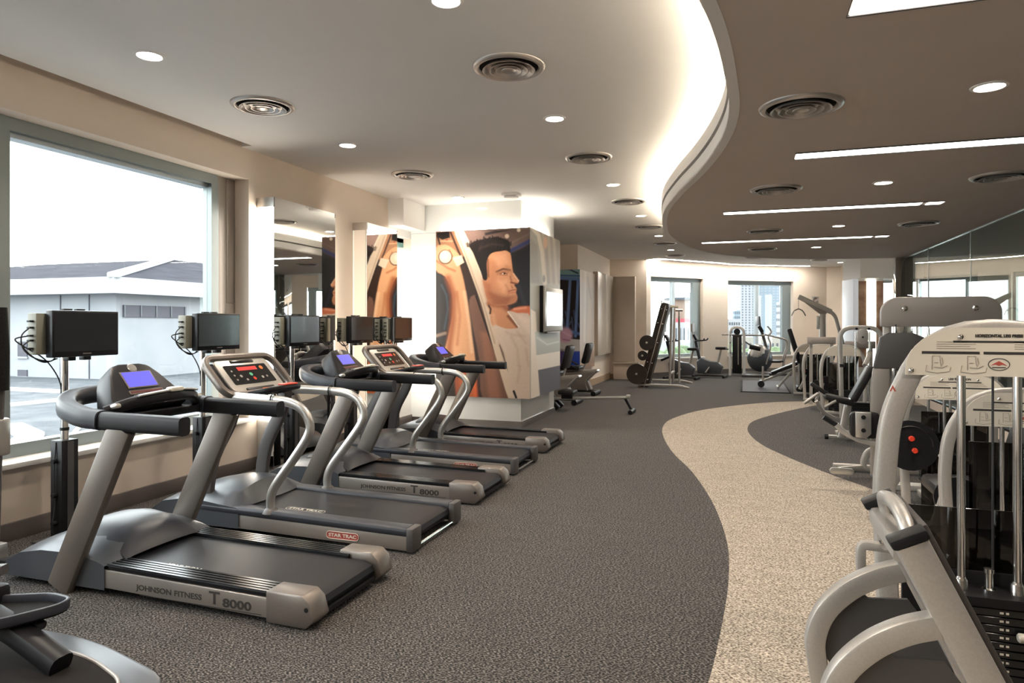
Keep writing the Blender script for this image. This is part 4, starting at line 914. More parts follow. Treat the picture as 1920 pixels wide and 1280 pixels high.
# ================================================================== WEIGHT MACHINES ON THE RIGHT
def placard(t, xl, xr, y, zb, zt, title, logo=True, rad=.16):
    """cream instruction board with arched top left and right corners, facing -Y"""
    pts = [(xl, zb), (xr, zb)]
    rz = zt - zb
    for q in range(9):
        a = PI / 2 * q / 8; pts.append((xr - rad + rad * math.cos(a), zb + rz * (.12 + .88 * math.sin(a))))
    for q in range(9):
        a = PI / 2 * (1 - q / 8); pts.append((xl + rad - rad * math.cos(a), zb + rz * (.12 + .88 * math.sin(a))))
    p_ = G().prism(pts, 'xz', y, y + .006).obj('placard', M_PLACARD, t)
    W_ = xr - xl; H_ = zt - zb; c = (xl + xr) / 2; e = y - .0008
    if title:
        text('title_lettering', title, M_PRINT, p_, (c, e, zt - H_ * .17), (PI / 2, 0, 0), min(H_ * .16, W_ * .34 / (.62 * len(title) * 1.15)), .92, 'CENTER', .0007)
    G().box(c - W_ * .24, c + W_ * .24, e, e + .001, zt - H_ * .31, zt - H_ * .27).obj('title_rule', M_PRINT, p_, False)
    for a, b in ((xl + W_ * .09, c - W_ * .1), (c - W_ * .08, xr - W_ * .09)):
        G().box(a, b, e, e + .001, zb + H_ * .45, zb + H_ * .505).obj('heading_bar', M_PRINT, p_, False)
    for k in range(4):
        z = zb + H_ * (.56 + k * .045)
        G().box(xl + W_ * .17, c - W_ * (.12 + .03 * (k % 2)), e, e + .001, z, z + H_ * .014).obj('text_line', M_FAINT, p_, False)
        G().box(c + W_ * .08, c + W_ * (.3 - .02 * k), e, e + .001, z, z + H_ * .014).obj('text_line', M_FAINT, p_, False)
    for q, cx in enumerate((xl + W_ * .17, xl + W_ * .36, xr - W_ * .22)):
        g = G(); s = H_ * .4
        def ln(*pp): g.tube([(cx + a * s, e, zb + H_ * .05 + b * s * .9) for a, b in pp], .0011, 5)
        ln((-.2, .2), (-.2, 1.0), (.15, 1.0), (.2, .45)); ln((-.45, .45), (-.5, .1), (.0, .0), (.6, .1), (.65, .35)); ln((-.1, .35), (.25, .3), (.5, .45)); ln((.25, .9), (.3, .6), (.2, .35)); ln((-.1, .6), (.08, .6))
        o = g.obj('exercise_drawing', M_FAINT, p_, False); tag(o, kind='stuff')
    for q in (-.16, .2):
        pass
    if logo:
        G().sweep([(c + a, e, zb + H_ * .25 + b) for a, b in [(W_ * .055 * math.cos(k * PI / 10), H_ * .12 * math.sin(k * PI / 10)) for k in range(20)]], circ(.0011, 5), closed=True).obj('emblem_ring', M_PRINT, p_)
        G().prism([(c - .022, zb + H_ * .22), (c - .012, zb + H_ * .27), (c, zb + H_ * .32), (c + .012, zb + H_ * .27), (c + .022, zb + H_ * .22), (c + .009, zb + H_ * .245), (c, zb + H_ * .22), (c - .009, zb + H_ * .245)], 'xz', e, e + .001).obj('emblem_mark', M_REDPRINT, p_, False)
        G().box(c - .018, c + .018, e, e + .001, zb + H_ * .175, zb + H_ * .195).obj('emblem_word_bar', M_PRINT, p_, False)
    for x, z in ((xl + .016, zb + .014), (xr - .016, zb + .014), (c - W_ * .2, zt - H_ * .19), (c + W_ * .2, zt - H_ * .19)):
        G().lathe([(.008, 0), (.0075, .003), (.004, .006), (0, .0065)], (x, y, z), (PI / 2, 0, 0), 14).obj('bolt', M_CHROME, p_)
    return p_
def arch(t, xl, xr, y, zt, foot=.06, w_=.06, d_=.055, name='frame_arch', m=None):
    r = .17
    P_ = fillet([(xl + foot * .2, y, 0), (xl - .02, y, zt * .62), (xl + .0, y, zt * .8), (xl + .12, y, zt), (xr - .12, y, zt), (xr, y, zt * .8), (xr + .02, y, zt * .62), (xr - foot * .2, y, 0)], [0, .08, .08, .16, .16, .08, .08, 0], 5)
    return G().bar(P_, d_, w_, lat=(0, 1, 0), r=.012).obj(name, m or M_SILVER, t)
def stack(t, cx, y, w_, n, h0, pitch, dep=.11, pin=4):
    for k in range(n):
        z = h0 + k * pitch
        pl = G().box(cx - w_ / 2, cx + w_ / 2, y, y + dep, z, z + pitch - .0025, .0015, 1).obj('weight_plate', M_GLOSSBLK, t)
        G().box(cx + .012, cx + .022, y - .001, y + .0005, z + pitch * .35, z + pitch * .6).obj('number_mark', M_IVORY, pl, False)
        G().box(cx + .028, cx + .036, y - .001, y + .0005, z + pitch * .35, z + pitch * .6).obj('number_mark', M_IVORY, pl, False)
    return h0 + n * pitch

# ---- horizontal leg press in the foreground
lp = thing('leg_press_machine', 'silver leg press with a cream horizontal leg press board and footplate, right foreground', 'gym machine', (0, 0, 0), group=None)
arch(lp, .45, 1.03, 2.5, 1.385, .05, .062, .06)
placard(lp, .487, .993, 2.462, 1.24, 1.39, 'HORIZONTAL LEG PRESS')
for x in (.65, .80):
    rd = G().cyl((x, 2.5, .78), .0125, 1.1, seg=14).obj('guide_rod', M_CHROME, lp)
    G().lathe([(.019, 0), (.019, .05), (.015, .055), (.013, .06)], (x, 2.5, .545), seg=14).obj('rod_collar', M_STEEL, rd)
zt = stack(lp, .725, 2.445, .27, 19, .06, .025)
G().box(.585, .865, 2.44, 2.56, zt, zt + .03, .003).obj('top_plate', M_BLACK, lp)
G().lathe([(.02, 0), (.02, .012), (.012, .016), (.012, .06), (.015, .062), (.015, .075), (.0, .078)], (.725, 2.5, zt + .028), seg=16).obj('stack_pin', M_CHROME, lp)
G().cyl((.735, 2.5, .93), .0035, .62, seg=8).obj('cable', M_CABLE, lp)
pn = G().cyl((.73, 2.43, .31), .014, .04, (PI / 2, 0, 0), 14, .004).obj('selector_pin', M_RED, lp)
G().cyl((.80, 2.42, .463), .014, .05, (0, PI / 2, 0), 14, .004).obj('ivory_knob', M_IVORY, lp)
G().box(.5, 1.0, 2.585, 2.592, .6, .8, .002).obj('smoked_shield', M_SMOKE, lp); G().box(.5, 1.0, 2.58, 2.6, .05, .6, .004).obj('rear_shroud', M_BLACK, lp)
G().box(.42, 1.06, 2.46, 2.56, 0, .05, .008).obj('tower_base', M_SILVER, lp)
G().prism([(.443, 1.185), (.452, 1.205), (.462, 1.185), (.457, 1.185), (.452, 1.195), (.448, 1.185)], 'xz', 2.4685, 2.4695).obj('frame_emblem', M_REDPRINT, lp, False)
# carriage with the footplate, leaning back
def inc(x, z): return x, z
for y, s in ((2.2, 1), (1.83, -1)):
    G().bar([(.372, y, .885), (.82, y, -.02)], .055, .075, lat=(0, 1, 0), r=.008).obj('carriage_rail', M_SILVER, lp)
    G().cbox((.366, y, .897), (.086, .064, .024), .006, (0, math.radians(-26), 0)).obj('end_cap', M_BLACK, lp)
    ax = spline([(.425, y, .70), (.36, y, .675), (.29, y, .63), (.228, y, .56), (.2, y, .48), (.205, y, .40), (.235, y, .2), (.24, y, .0)], 5)
    G().bar(ax, .05, .055, lat=(0, 1, 0), r=.006).obj('support_arm', M_SILVER, lp)
    G().prism([(.44, .62), (.34, .61), (.30, .64), (.25, .57), (.225, .5), (.23, .42), (.27, .37), (.34, .39), (.42, .43), (.57, .44)], 'xz', y - .006, y + .006).obj('gusset_plate', M_DGREY, lp)
th = fillet([(.40, 2.17, .80), (.365, 2.15, .905), (.375, 1.9, .905), (.41, 1.87, .80)], .06, 6)
G().tube([(.40, 2.13, .80), (.372, 2.13, .9), (.365, 2.11, .925), (.37, 2.05, .935), (.375, 1.98, .93), (.38, 1.93, .91), (.385, 1.91, .885), (.41, 1.9, .79)], .019, 12).obj('grab_handle', M_SILVER, lp)
G().bar([(.365, 1.85, .855), (.365, 2.18, .855)], .05, .05, lat=(0, 0, 1)).obj('cross_member', M_SILVER, lp)
nrm = Vector((.9, 0, .44)).normalized()
G().at((.40, 2.015, .85), (0, math.radians(-26.5) + PI, 0)).box(-.045, -.03, -.155, .155, -.06, .86, .004).obj('foot_plate', M_DGREY, lp)
hk = G().bar(fillet([(.42, 2.3, .73), (.335, 2.3, .735), (.335, 2.3, .655), (.36, 2.3, .60)], .02), .03, .026, lat=(0, 1, 0)).obj('stop_bracket', M_SILVER, lp)
for z in (.745, .66): G().cyl((.395, 2.28, z), .012, .03, (PI / 2, 0, 0), 10).obj('bracket_bolt', M_CHROME, hk)
G().box(.2, 2.2, 1.8, 1.86, 0, .05, .01).obj('base_rail', M_SILVER, lp); G().box(.2, 2.2, 2.17, 2.23, 0, .05, .01).obj('base_rail', M_SILVER, lp)
G().box(1.35, 1.8, 1.8, 2.22, .36, .44, .03).obj('seat', M_PAD, lp); G().cbox((1.95, 2.01, .72), (.09, .42, .62), .03, (0, .35, 0)).obj('backrest', M_PAD, lp)
G().box(1.5, 1.6, 1.98, 2.04, .05, .36).obj('seat_post', M_SILVER, lp)

# ---- low towers: leg extension type
def low_machine(name, label, title, x0, y, wd=.62, h=1.06, seat=True, detail=True):
    t = thing(name, label, 'gym machine', (x0, y, 0), group='low weight machines in a row on the right')
    arch(t, 0, wd, 0, h, .06, .055, .05)
    G().box(-.02, wd + .02, -.03, .05, 0, .05, .008).obj('floor_bar', M_SILVER, t)
    if detail: placard(t, .05, wd - .05, -.036, h - .165, h + .003, title, True, .17)
    else: G().prism([(.05, h - .15), (wd - .05, h - .15), (wd - .08, h - .06), (wd - .2, h), (.2, h), (.08, h - .06)], 'xz', -.036, -.03).obj('placard', M_PLACARD, t)
    for x in (wd / 2 - .08, wd / 2 + .08): G().cyl((x, 0, h * .47), .011, h * .9, seg=12).obj('guide_rod', M_CHROME, t)
    for k in range(12):
        G().box(wd / 2 - .13, wd / 2 + .13, -.05, .06, .06 + k * .027, .06 + k * .027 + .0245, .001, 1).obj('weight_plate', M_BLACK, t)
    G().cyl((wd / 2, 0, .62), .003, .5, seg=6).obj('cable', M_CABLE, t)
    G().box(wd / 2 - .2, wd / 2 + .2, .08, .086, .05, .8, .002).obj('smoked_shield', M_SMOKE, t)
    if seat:
        b = G().bar([(wd / 2, .1, .04), (wd / 2, 1.0, .04)], .06, .05, lat=(1, 0, 0)).obj('floor_rail', M_SILVER, t)
        G().bar([(wd / 2, .55, .04), (wd / 2, .55, .42)], .06, .06, lat=(1, 0, 0)).obj('seat_post', M_SILVER, t)
        G().box(wd / 2 - .28, wd / 2 + .22, .36, .74, .42, .5, .03).obj('seat', M_PAD, t)
        G().cbox((wd / 2 + .2, .55, .74), (.08, .36, .52), .03, (0, .28, 0)).obj('backrest', M_PAD, t)
        G().bar([(wd / 2 + .1, .55, .3), (wd / 2 + .3, .55, .95)], .05, .05, lat=(0, 1, 0)).obj('back_post', M_SILVER, t)
        G().cyl((wd / 2 - .36, .55, .18), .055, .4, (PI / 2, 0, 0), 18, .015).obj('shin_roller', M_PAD, t)
        G().bar([(wd / 2 - .26, .3, .46), (wd / 2 - .3, .3, .3), (wd / 2 - .36, .3, .18)], .03, .05, lat=(0, 1, 0)).obj('roller_arm', M_SILVER, t)
        G().cyl((wd / 2 - .2, .3, .46), .11, .02, (PI / 2, 0, 0), 24).obj('cam', M_BLACK, t)
        G().cyl((wd / 2 - .27, .28, .52), .018, .04, (PI / 2, 0, 0), 12, .004).obj('red_knob', M_RED, t)
    return t
low_machine('leg_extension_machine', 'low silver weight machine directly behind the leg press, partly cut by the right edge', 'SEATED LEG CURL'[:0], .985, 4.0)
le = low_machine('leg_extension_machine', 'low silver leg extension machine with a cream title board, second behind the leg press', 'LEG EXTENSION', 1.05, 5.3)
G().cyl((.02, -.05, .58), .17, .02, (PI / 2, 0, 0), 30).obj('range_disc', M_BLACK, le)
G().sweep([(.02 + .13 * math.cos(a / 10), -.065, .58 + .13 * math.sin(a / 10)) for a in range(0, 22)], circ(.004, 6)).obj('disc_scale', M_CHROME, le)
for p in ((.02, -.075, .63), (.04, -.075, .55)): G().cyl(p, .018, .03, (PI / 2, 0, 0), 12, .004).obj('red_knob', M_RED, le)
G().cyl((.2, -.1, .53), .013, .06, (0, PI / 2, .4), 12, .004).obj('ivory_knob', M_IVORY, le)
low_machine('row_machine', 'low arched weight machine just behind the tall arched pulley machine', '', 1.16, 11.7, .6, 1.06, True, False)
low_machine('row_machine', 'low arched weight machine second from the exercise mat', '', 1.05, 13.6, .6, 1.02, True, False)
low_machine('row_machine', 'low arched weight machine standing right at the exercise mat', '', .96, 14.75, .6, 1.0, False, False)
for i, (x, y, z, lb) in enumerate(((1.05, 13.0, 1.12, 'grey board on the machine before the exercise mat'), (1.6, 12.6, 1.06, 'grey board on the machine beside the glass partition'))):
    t = thing('shield_board', lb, 'machine board', (x, y, 0))
    G().box(0, .46, 0, .03, z - .06, z + .06, .012).obj('board', M_GREY, t); G().box(.04, .09, .03, .08, 0, z).obj('post', M_SILVER, t); G().box(.37, .42, .03, .08, 0, z).obj('post', M_SILVER, t)
    for q in (.06, .4): G().cyl((q, -.003, z), .008, .006, (PI / 2, 0, 0), 10).obj('bolt', M_CHROME, t)

# ---- machine with the big grey head plate
bm_ = thing('chest_machine', 'tall machine with a big rounded grey head plate behind the leg press', 'gym machine', (1.11, 6.5, 0))
pts = []
for q in range(9):
    a = PI / 2 * q / 8; pts.append((.87 - .13 + .13 * math.cos(a), 1.5 + .13 * math.sin(a)))
for q in range(9):
    a = PI / 2 + PI / 2 * q / 8; pts.append((.13 + .13 * math.cos(a), 1.5 + .13 * math.sin(a)))
pts += [(0, 1.38), (.87, 1.38)]
hp = G().prism(pts, 'xz', 0, .11, .006).obj('head_plate', M_GREY, bm_)
for x in (.17, .68): G().lathe([(.022, 0), (.022, .008), (.014, .014), (.014, .02), (0, .022)], (x, -.001, 1.535), (PI / 2, 0, 0), 18).obj('head_bolt', M_CHROME, hp)
for x in (.02, .79): G().box(x, x + .06, .03, .1, 0, 1.4, .01).obj('tower_post', M_SILVER, bm_)
G().box(-.05, .92, .0, .13, 0, .05, .008).obj('tower_base', M_SILVER, bm_)
G().cyl((.1, -.02, .9), .004, 1.0, seg=6).obj('cable', M_CABLE, bm_)
G().prism([(-.07, 1.03), (.33, 1.03), (.33, 1.28), (.22, 1.33), (.05, 1.33), (-.02, 1.29)], 'xz', -.06, .02, .01).obj('shroud', M_DGREY, bm_)
G().prism([(-.09, .1), (.03, .1), (.05, .9), (.05, 1.03), (-.07, 1.03), (-.09, .85)], 'xz', -.05, .02, .01).obj('side_cover', M_GREY, bm_)
for k in range(14): G().box(.3, .58, .02, .12, .08 + k * .03, .08 + k * .03 + .027, .001, 1).obj('weight_plate', M_BLACK, bm_)
for x in (.36, .52): G().cyl((x, .07, .72), .011, 1.3, seg=12).obj('guide_rod', M_CHROME, bm_)
q_ = (-.16, -.52, .1)
G().at(q_).prism(rrect2(.24, .22, .05, .02, .45), 'xz', .42, .5, .02).obj('chest_pad', M_PAD, bm_)
pl = G().at(q_).prism([(-.06, .35), (-.06, .56), (.06, .56), (.06, .38), (.02, .34)], 'xz', .40, .42, .004).obj('pad_bracket', M_SILVER2, bm_)
for z in (.41, .52): G().at(q_).cyl((.0, .395, z), .018, .014, (PI / 2, 0, 0), 14).obj('black_bolt', M_BLACK, pl)
G().at(q_).bar(spline([(-.2, .47, .44), (-.14, .47, .38), (-.02, .47, .32), (.12, .47, .29), (.24, .47, .28)], 4), .05, .045, lat=(0, 1, 0)).obj('swing_arm', M_SILVER, bm_)
G().at(q_).tube([(-.3, .47, .5), (-.19, .47, .43)], .022, 12).obj('grip', M_BLACK, bm_)
G().bar(spline([(.05, .4, .28), (-.04, .4, .25), (-.08, .4, .17), (-.08, .4, .1)], 4), .05, .05, lat=(0, 1, 0)).obj('foot_arm', M_SILVER, bm_)
G().bar([(-.08, .4, .1), (-.3, .3, .09)], .05, .04, lat=(0, 0, 1)).obj('foot_tube', M_SILVER, bm_)
G().prism(rrect2(.2, .06, .03, -.28, .085), 'xz', .24, .26, .004).obj('foot_pedal', M_SILVER2, bm_)
G().bar([(-.3, .7, .04), (.9, .7, .04)], .06, .05, lat=(0, 0, 1)).obj('floor_rail', M_SILVER, bm_)
G().bar([(.1, .1, .04), (.1, 1.1, .04)], .06, .05, lat=(0, 0, 1)).obj('floor_rail', M_SILVER, bm_)
G().bar([(.1, .5, .05), (.1, .5, .42)], .06, .06).obj('pad_post', M_SILVER, bm_)

# ---- tall arched pulley with adjustable bench
ta = thing('pulley_arch_machine', 'tall narrow silver arch machine with a top pulley and black bench pads', 'gym machine', (1.15, 9.55, 0))
P_ = fillet([(.03, 0, 0), (.0, 0, 1.36), (.47, 0, 1.36), (.5, 0, 0)], [0, .16, .16, 0], 7)
G().bar(P_, .05, .055, lat=(0, 1, 0), r=.012).obj('frame_arch', M_SILVER, ta)
G().prism(rrect2(.13, .2, .06, .26, 1.25), 'xz', -.03, .03, .008).obj('pulley_housing', M_SILVER, ta)
G().cyl((.26, -.035, 1.24), .012, .01, (PI / 2, 0, 0), 12).obj('pulley_bolt', M_BLACK, ta)
for x in (.19, .33): G().cyl((x, -.03, 1.345), .016, .012, (PI / 2, 0, 0), 12).obj('arch_bolt', M_BLACK, ta)
G().box(-.003, .055, -.03, .03, .86, .9, .002).obj('height_pin_block', M_BLACK, ta)
for x in (.18, .34): G().cyl((x, 0, .66), .01, 1.3, seg=10).obj('guide_rod', M_CHROME, ta)
for k in range(12): G().box(.13, .4, -.05, .05, .06 + k * .03, .06 + k * .03 + .027, .001, 1).obj('weight_plate', M_BLACK, ta)
G().box(-.05, .55, -.05, .05, 0, .05, .008).obj('floor_bar', M_SILVER, ta)
G().cbox((.17, -.55, .7), (.075, .28, .46), .025, (0, math.radians(27), 0)).obj('backrest', M_PAD, ta)
G().bar([(.0, -.55, .42), (.24, -.55, .9)], .16, .018, lat=(0, 1, 0), r=.004).obj('back_plate', M_SILVER2, ta)
G().cbox((-.08, -.55, .505), (.32, .28, .07), .025, (0, math.radians(14), 0)).obj('seat', M_PAD, ta)
G().cbox((-.26, -.5, .6), (.3, .1, .05), .018, (0, math.radians(35), 0)).obj('leg_pad', M_PAD, ta)
G().tube([(-.46, -.55, .44), (-.3, -.55, .57)], .018, 10).obj('foot_peg', M_SILVER2, ta); G().tube([(-.24, -.68, .42), (-.12, -.68, .5)], .018, 10).obj('foot_peg', M_SILVER2, ta)
G().bar([(.02, -.55, .45), (-.05, -.55, .05)], .07, .09).obj('seat_post', M_SILVER2, ta)
G().bar(spline([(-.3, -.3, .45), (-.2, -.25, .3), (.0, -.2, .2), (.25, -.1, .12)], 4), .05, .045).obj('curved_brace', M_SILVER, ta)
G().bar([(-.2, -.55, .05), (.1, -.55, .05)], .05, .05).obj('bench_foot', M_SILVER2, ta); G().bar([(.0, -.55, .05), (.2, .0, .05)], .05, .05, lat=(0, 0, 1)).obj('bench_rail', M_SILVER, ta)
G().cyl((-.21, -.55, .05), .033, .04, (0, PI / 2, 0), 12).obj('rubber_foot', M_BLACK, ta)
G().bar([(.24, -.3, .9), (.3, -.2, 1.0), (.33, -.05, 1.05)], .05, .05).obj('back_strut', M_SILVER, ta)

# ================================================================== FAR EQUIPMENT
lt = thing('lat_pulldown_machine', 'far silver pulldown machine with a sloping top arm and hanging handle', 'gym machine', (1.5, 15.45, 0))
G().box(-.02, .1, -.05, .05, 0, 1.62, .01).obj('column', M_SILVER, lt)
G().box(-.07, -.02, -.055, .055, 1.3, 1.58, .01).obj('label_sleeve', M_WHITE, lt)
G().bar([(-.42, 0, 1.98), (.2, 0, 1.66)], .08, .1, lat=(0, 1, 0), r=.015).obj('top_arm', M_SILVER, lt)
G().prism([(-.35, 1.9), (-.02, 1.62), (.12, 1.62), (.12, 1.7)], 'xz', -.03, .03).obj('arm_gusset', M_GREY, lt)
G().bar(fillet([(.18, 0, 1.67), (.28, 0, 1.58), (.45, 0, .9), (.45, 0, 0)], .08), .06, .07, lat=(0, 1, 0)).obj('rear_strut', M_SILVER, lt)
G().cyl((-.42, 0, 1.82), .004, .2, seg=6).obj('cable', M_CABLE, lt)
G().tube(fillet([(-.56, 0, 1.58), (-.5, 0, 1.69), (-.42, 0, 1.73), (-.34, 0, 1.69), (-.28, 0, 1.58)], .04), .012, 8).obj('pull_handle', M_CHROME, lt)
for k in range(14): G().box(.12, .38, -.06, .06, .06 + k * .03, .06 + k * .03 + .027, .001, 1).obj('weight_plate', M_BLACK, lt)
G().cbox((-.5, .0, .95), (.09, .3, .75), .02, (0, math.radians(-17), 0)).obj('back_pad', M_PAD, lt)
G().bar([(-.4, 0, .0), (-.4, 0, .7)], .06, .06).obj('pad_post', M_SILVER, lt)
G().box(-.5, .5, -.04, .04, 0, .05, .008).obj('floor_bar', M_SILVER, lt)
mt = thing('exercise_mat', 'dark rectangular rubber mat on the carpet under the sit-up bench', 'mat', (-.07, 14.9, .0))
G().box(0, .98, 0, 3.05, 0, .012, .004).obj('border', M_RUBBER, mt); G().box(.04, .94, .05, 3.0, .012, .016).obj('top_sheet', add_noise(mat('slate_mat', (.09, .095, .11), .7), (.075, .08, .095), (.11, .115, .13), 60, 3), mt)
sb = thing('sit_up_bench', 'inclined sit-up bench with black pad standing on the dark mat', 'bench', (.33, 15.85, .034))
G().bar([(.02, 0, .12), (1.15, 0, .62)], .06, .05, lat=(0, 1, 0)).obj('main_beam', M_SILVER, sb)
G().at((.72, 0, .485), (0, math.radians(-24), 0)).box(-.52, .5, -.16, .16, 0, .07, .02).obj('pad', M_PAD, sb)
G().bar([(.68, 0, .4), (.36, 0, .0)], .05, .05, lat=(0, 1, 0)).obj('support_leg', M_SILVER, sb); G().bar([(1.1, 0, .6), (1.15, 0, .0)], .05, .05, lat=(0, 1, 0)).obj('rear_leg', M_SILVER, sb)
G().tube([(.02, -.2, .08), (.02, .2, .08)], .07, 16).obj('foot_roller', M_PAD, sb); G().bar([(.06, 0, .1), (.06, 0, .45)], .05, .04).obj('roller_post', M_SILVER, sb)
G().tube([(.36, -.25, .022), (.36, .25, .022)], .02, 8).obj('foot_bar', M_SILVER, sb)

ig = thing('wall_sign', 'small framed sign on the far wall above the pulldown machine', 'sign', (1.98, 21.84, 2.1), math.radians(20))
G().box(-.1, .1, -.03, -.005, -.12, .12, .004).obj('frame', M_SILVER2, ig); G().box(-.075, .075, -.034, -.03, -.09, .09).obj('picture', add_noise(mat('sign_print', (.3, .1, .1), .4), (.1, .06, .06), (.7, .6, .55), 14, 2), ig)

# plate-loaded rack with long inclined board
pr = thing('incline_plate_machine', 'inclined dark board machine with round weight plates on its left side', 'gym machine', (-1.7, 16.0, 0))
def bd(s, d): return (-.53 + .48 * s + d * .97, s * 1.82 + .03 - d * .26)
pts = [bd(0, 0), bd(0, .2)] + [bd(1 - .02, .2), bd(1.03, .16), bd(1.03, .04), bd(.98, 0)]
b_ = G().prism(pts, 'xz', -.62, -.2, .02).obj('board', mat('brown_black_board', (.04, .028, .022), .4), pr)
for s in (.1, .3, .55, .78, .95):
    for yy in (-.625,): 
        x, z = bd(s, .05); G().lathe([(.018, 0), (.012, .01), (0, .012)], (x, yy, z), (PI / 2, 0, 0), 10).obj('bolt', M_CHROME, b_)
        x, z = bd(s, .15); G().lathe([(.018, 0), (.012, .01), (0, .012)], (x, yy, z), (PI / 2, 0, 0), 10).obj('bolt', M_CHROME, b_)
G().sweep([(*[bd(0, .12)[0], -.63], bd(0, .12)[1]), (*[bd(1, .12)[0], -.63], bd(1, .12)[1])], rrect(.012, .02, .003), lat=(0, 1, 0)).obj('edge_trim', M_CHROME, b_)
for s, d, r_ in ((.13, -.04, .23), (.36, -.02, .11), (.52, -.0, .17)):
    x, z = bd(s, d - .06)
    w_ = G().lathe([(.03, -.03), (r_ * .55, -.03), (r_ * .6, -.015), (r_ * .85, -.015), (r_ * .9, -.03), (r_, -.028), (r_, .03), (.03, .03)], (x, -.66, z), (PI / 2, 0, 0), 28).obj('weight_disc', mat('bronze_iron', (.035, .026, .022), .35), pr)
    G().lathe([(.03, -.05), (.028, .08), (0, .085)], (x, -.69, z), (PI / 2, 0, 0), 14).obj('disc_peg', M_CHROME, w_)
for y in (-.6, .75):
    G().bar(fillet([(-.55, y, .03), (-.5, y, .05), (.35, y, .05), (.56, y, .0)], .1) if y < 0 else fillet([(-.4, y, .05), (.3, y, .06), (.54, y, 0)], .12), .06, .05, lat=(0, 1, 0)).obj('base_rail', M_SILVER, pr)
    G().bar([(.12, y * .55, .05), (.16, y * .55, 1.78)], .05, .05).obj('upright', M_SILVER, pr)
G().bar([(.28, .2, .05), (.28, .2, 1.72)], .045, .045).obj('upright', M_SILVER, pr)
G().bar([(-.05, -.3, 1.83), (.24, .1, 1.8)], .05, .08, lat=(0, 0, 1)).obj('top_bracket', mat('brass_bracket', (.45, .36, .24), .4, .5), pr); G().tube([(.2, .2, 1.73), (.36, .2, 1.73)], .03, 10).obj('top_hook', M_SILVER, pr)
G().tube(circ_pts((-.06, -.35, 1.88), .04), .012, 8, True).obj('pulley_ring', M_CHROME, pr)
G().bar([(.14, -.33, .3), (.14, .42, .3)], .04, .04, lat=(0, 0, 1)).obj('cross_tie', M_SILVER, pr)
G().cbox((.0, -.1, .62), (.22, .06, .05), .01, (0, -.4, 0)).obj('stop_handle', M_BLACK, pr)

# upright bikes with small televisions
def bike(label, loc, rz):
    t = thing('exercise_bike', label, 'exercise bike', loc, rz, 'upright exercise bikes with televisions')
    G().prism([(-.32, .1), (.28, .1), (.34, .3), (.2, .42), (.0, .44), (-.22, .52), (-.34, .42)], 'xz', -.09, .09, .03).obj('housing', M_HOOD, t)
    G().bar([(-.25, 0, .4), (-.38, 0, .98)], .07, .08, r=.02).obj('front_mast', M_SLATE, t); G().bar([(.2, 0, .38), (.28, 0, .74)], .05, .06, r=.015).obj('seat_post', M_SILVER, t)
    G().prism([(.14, -.05), (.22, -.1), (.4, -.11), (.44, 0), (.4, .11), (.22, .1), (.14, .05)], 'xy', .74, .81, .02).obj('saddle', M_PAD, t)
    G().sweep(fillet([(-.1, -.24, 1.03), (-.12, -.22, .98), (-.38, -.1, .96), (-.38, .1, .96), (-.12, .22, .98), (-.1, .24, 1.03)], .05), circ(.018, 8)).obj('handlebar', M_BLACK, t)
    G().cbox((-.38, 0, 1.06), (.06, .22, .16), .015, (0, -.5, 0)).obj('console', M_CONSOLE, t)
    G().bar([(-.45, 0, .98), (-.46, 0, 1.25)], .03, .03).obj('screen_post', M_SILVER, t); tv = G().box(-.48, -.43, -.15, .15, 1.2, 1.42, .008).obj('television', M_GREY, t); G().box(-.43, -.427, -.14, .14, 1.215, 1.41).obj('screen', mat('grey_screen', (.17, .18, .2), .3), tv)
    for x in (-.4, .38): G().tube([(x, -.25, .035), (x, .25, .035)], .035, 10).obj('floor_foot', M_BLACK, t)
    G().bar([(-.4, 0, .05), (.38, 0, .05)], .05, .05).obj('base_beam', M_DGREY, t)
    for s in (-1, 1):
        c_ = G().bar([(0, s * .1, .28), (.1 * s, s * .12, .18 + .05 * s)], .02, .03).obj('crank', M_SILVER, t); G().cbox((.1 * s, s * .17, .17 + .05 * s), (.1, .09, .025), .006).obj('pedal', M_BLACK, c_)
    return t
bike('upright exercise bike partly hidden behind the inclined board machine', (-1.5, 17.9, 0), math.radians(-8))
bike('upright exercise bike standing free before the pier between the far windows', (-.85, 18.75, 0), math.radians(-8))

# cable tower
ct = thing('cable_tower', 'white arched cable tower with black weight stack in front of the second far window', 'gym machine', (-.36, 19.7, 0))
P_ = fillet([(0, 0, 0), (0, 0, 1.32), (.36, 0, 1.32), (.36, 0, 0)], .17, 7)
G().bar(P_, .08, .075, lat=(0, 1, 0), r=.02).obj('frame_arch', mat('white_enamel', (.75, .73, .70), .35), ct)
G().box(.06, .3, -.04, .06, .06, 1.1, .004).obj('weight_stack', M_BLACK, ct); G().box(.2, .22, -.05, -.04, .3, 1.05).obj('stack_scale', M_SILVER2, ct)
G().lathe([(.02, -.02), (.085, -.02), (.07, 0), (.085, .02), (.02, .02)], (.18, -.02, 1.2), (PI / 2, 0, 0), 20).obj('pulley', M_BLACK, ct)
for z in (.62, .9, 1.1): G().cyl((0, -.045, z), .016, .012, (PI / 2, 0, 0), 10).obj('pin_hole', M_BLACK, ct)
G().tube([(-.22, 0, 1.12), (.9, .05, 1.1)], .02, 10).obj('long_bar', M_GREY, ct)
G().bar([(.36, 0, .95), (.6, -.05, .78)], .04, .04, lat=(0, 1, 0)).obj('roller_arm', M_DGREY, ct); G().tube([(.5, -.12, .8), (.78, -.12, .74)], .065, 14).obj('foam_roller', M_BLACK, ct)
G().box(.3, 1.0, -.55, .1, .0, .06, .012).obj('foot_platform', M_DGREY, ct)
G().cbox((-.14, 0, .72), (.2, .05, .03), .008).obj('side_handle', M_BLACK, ct)

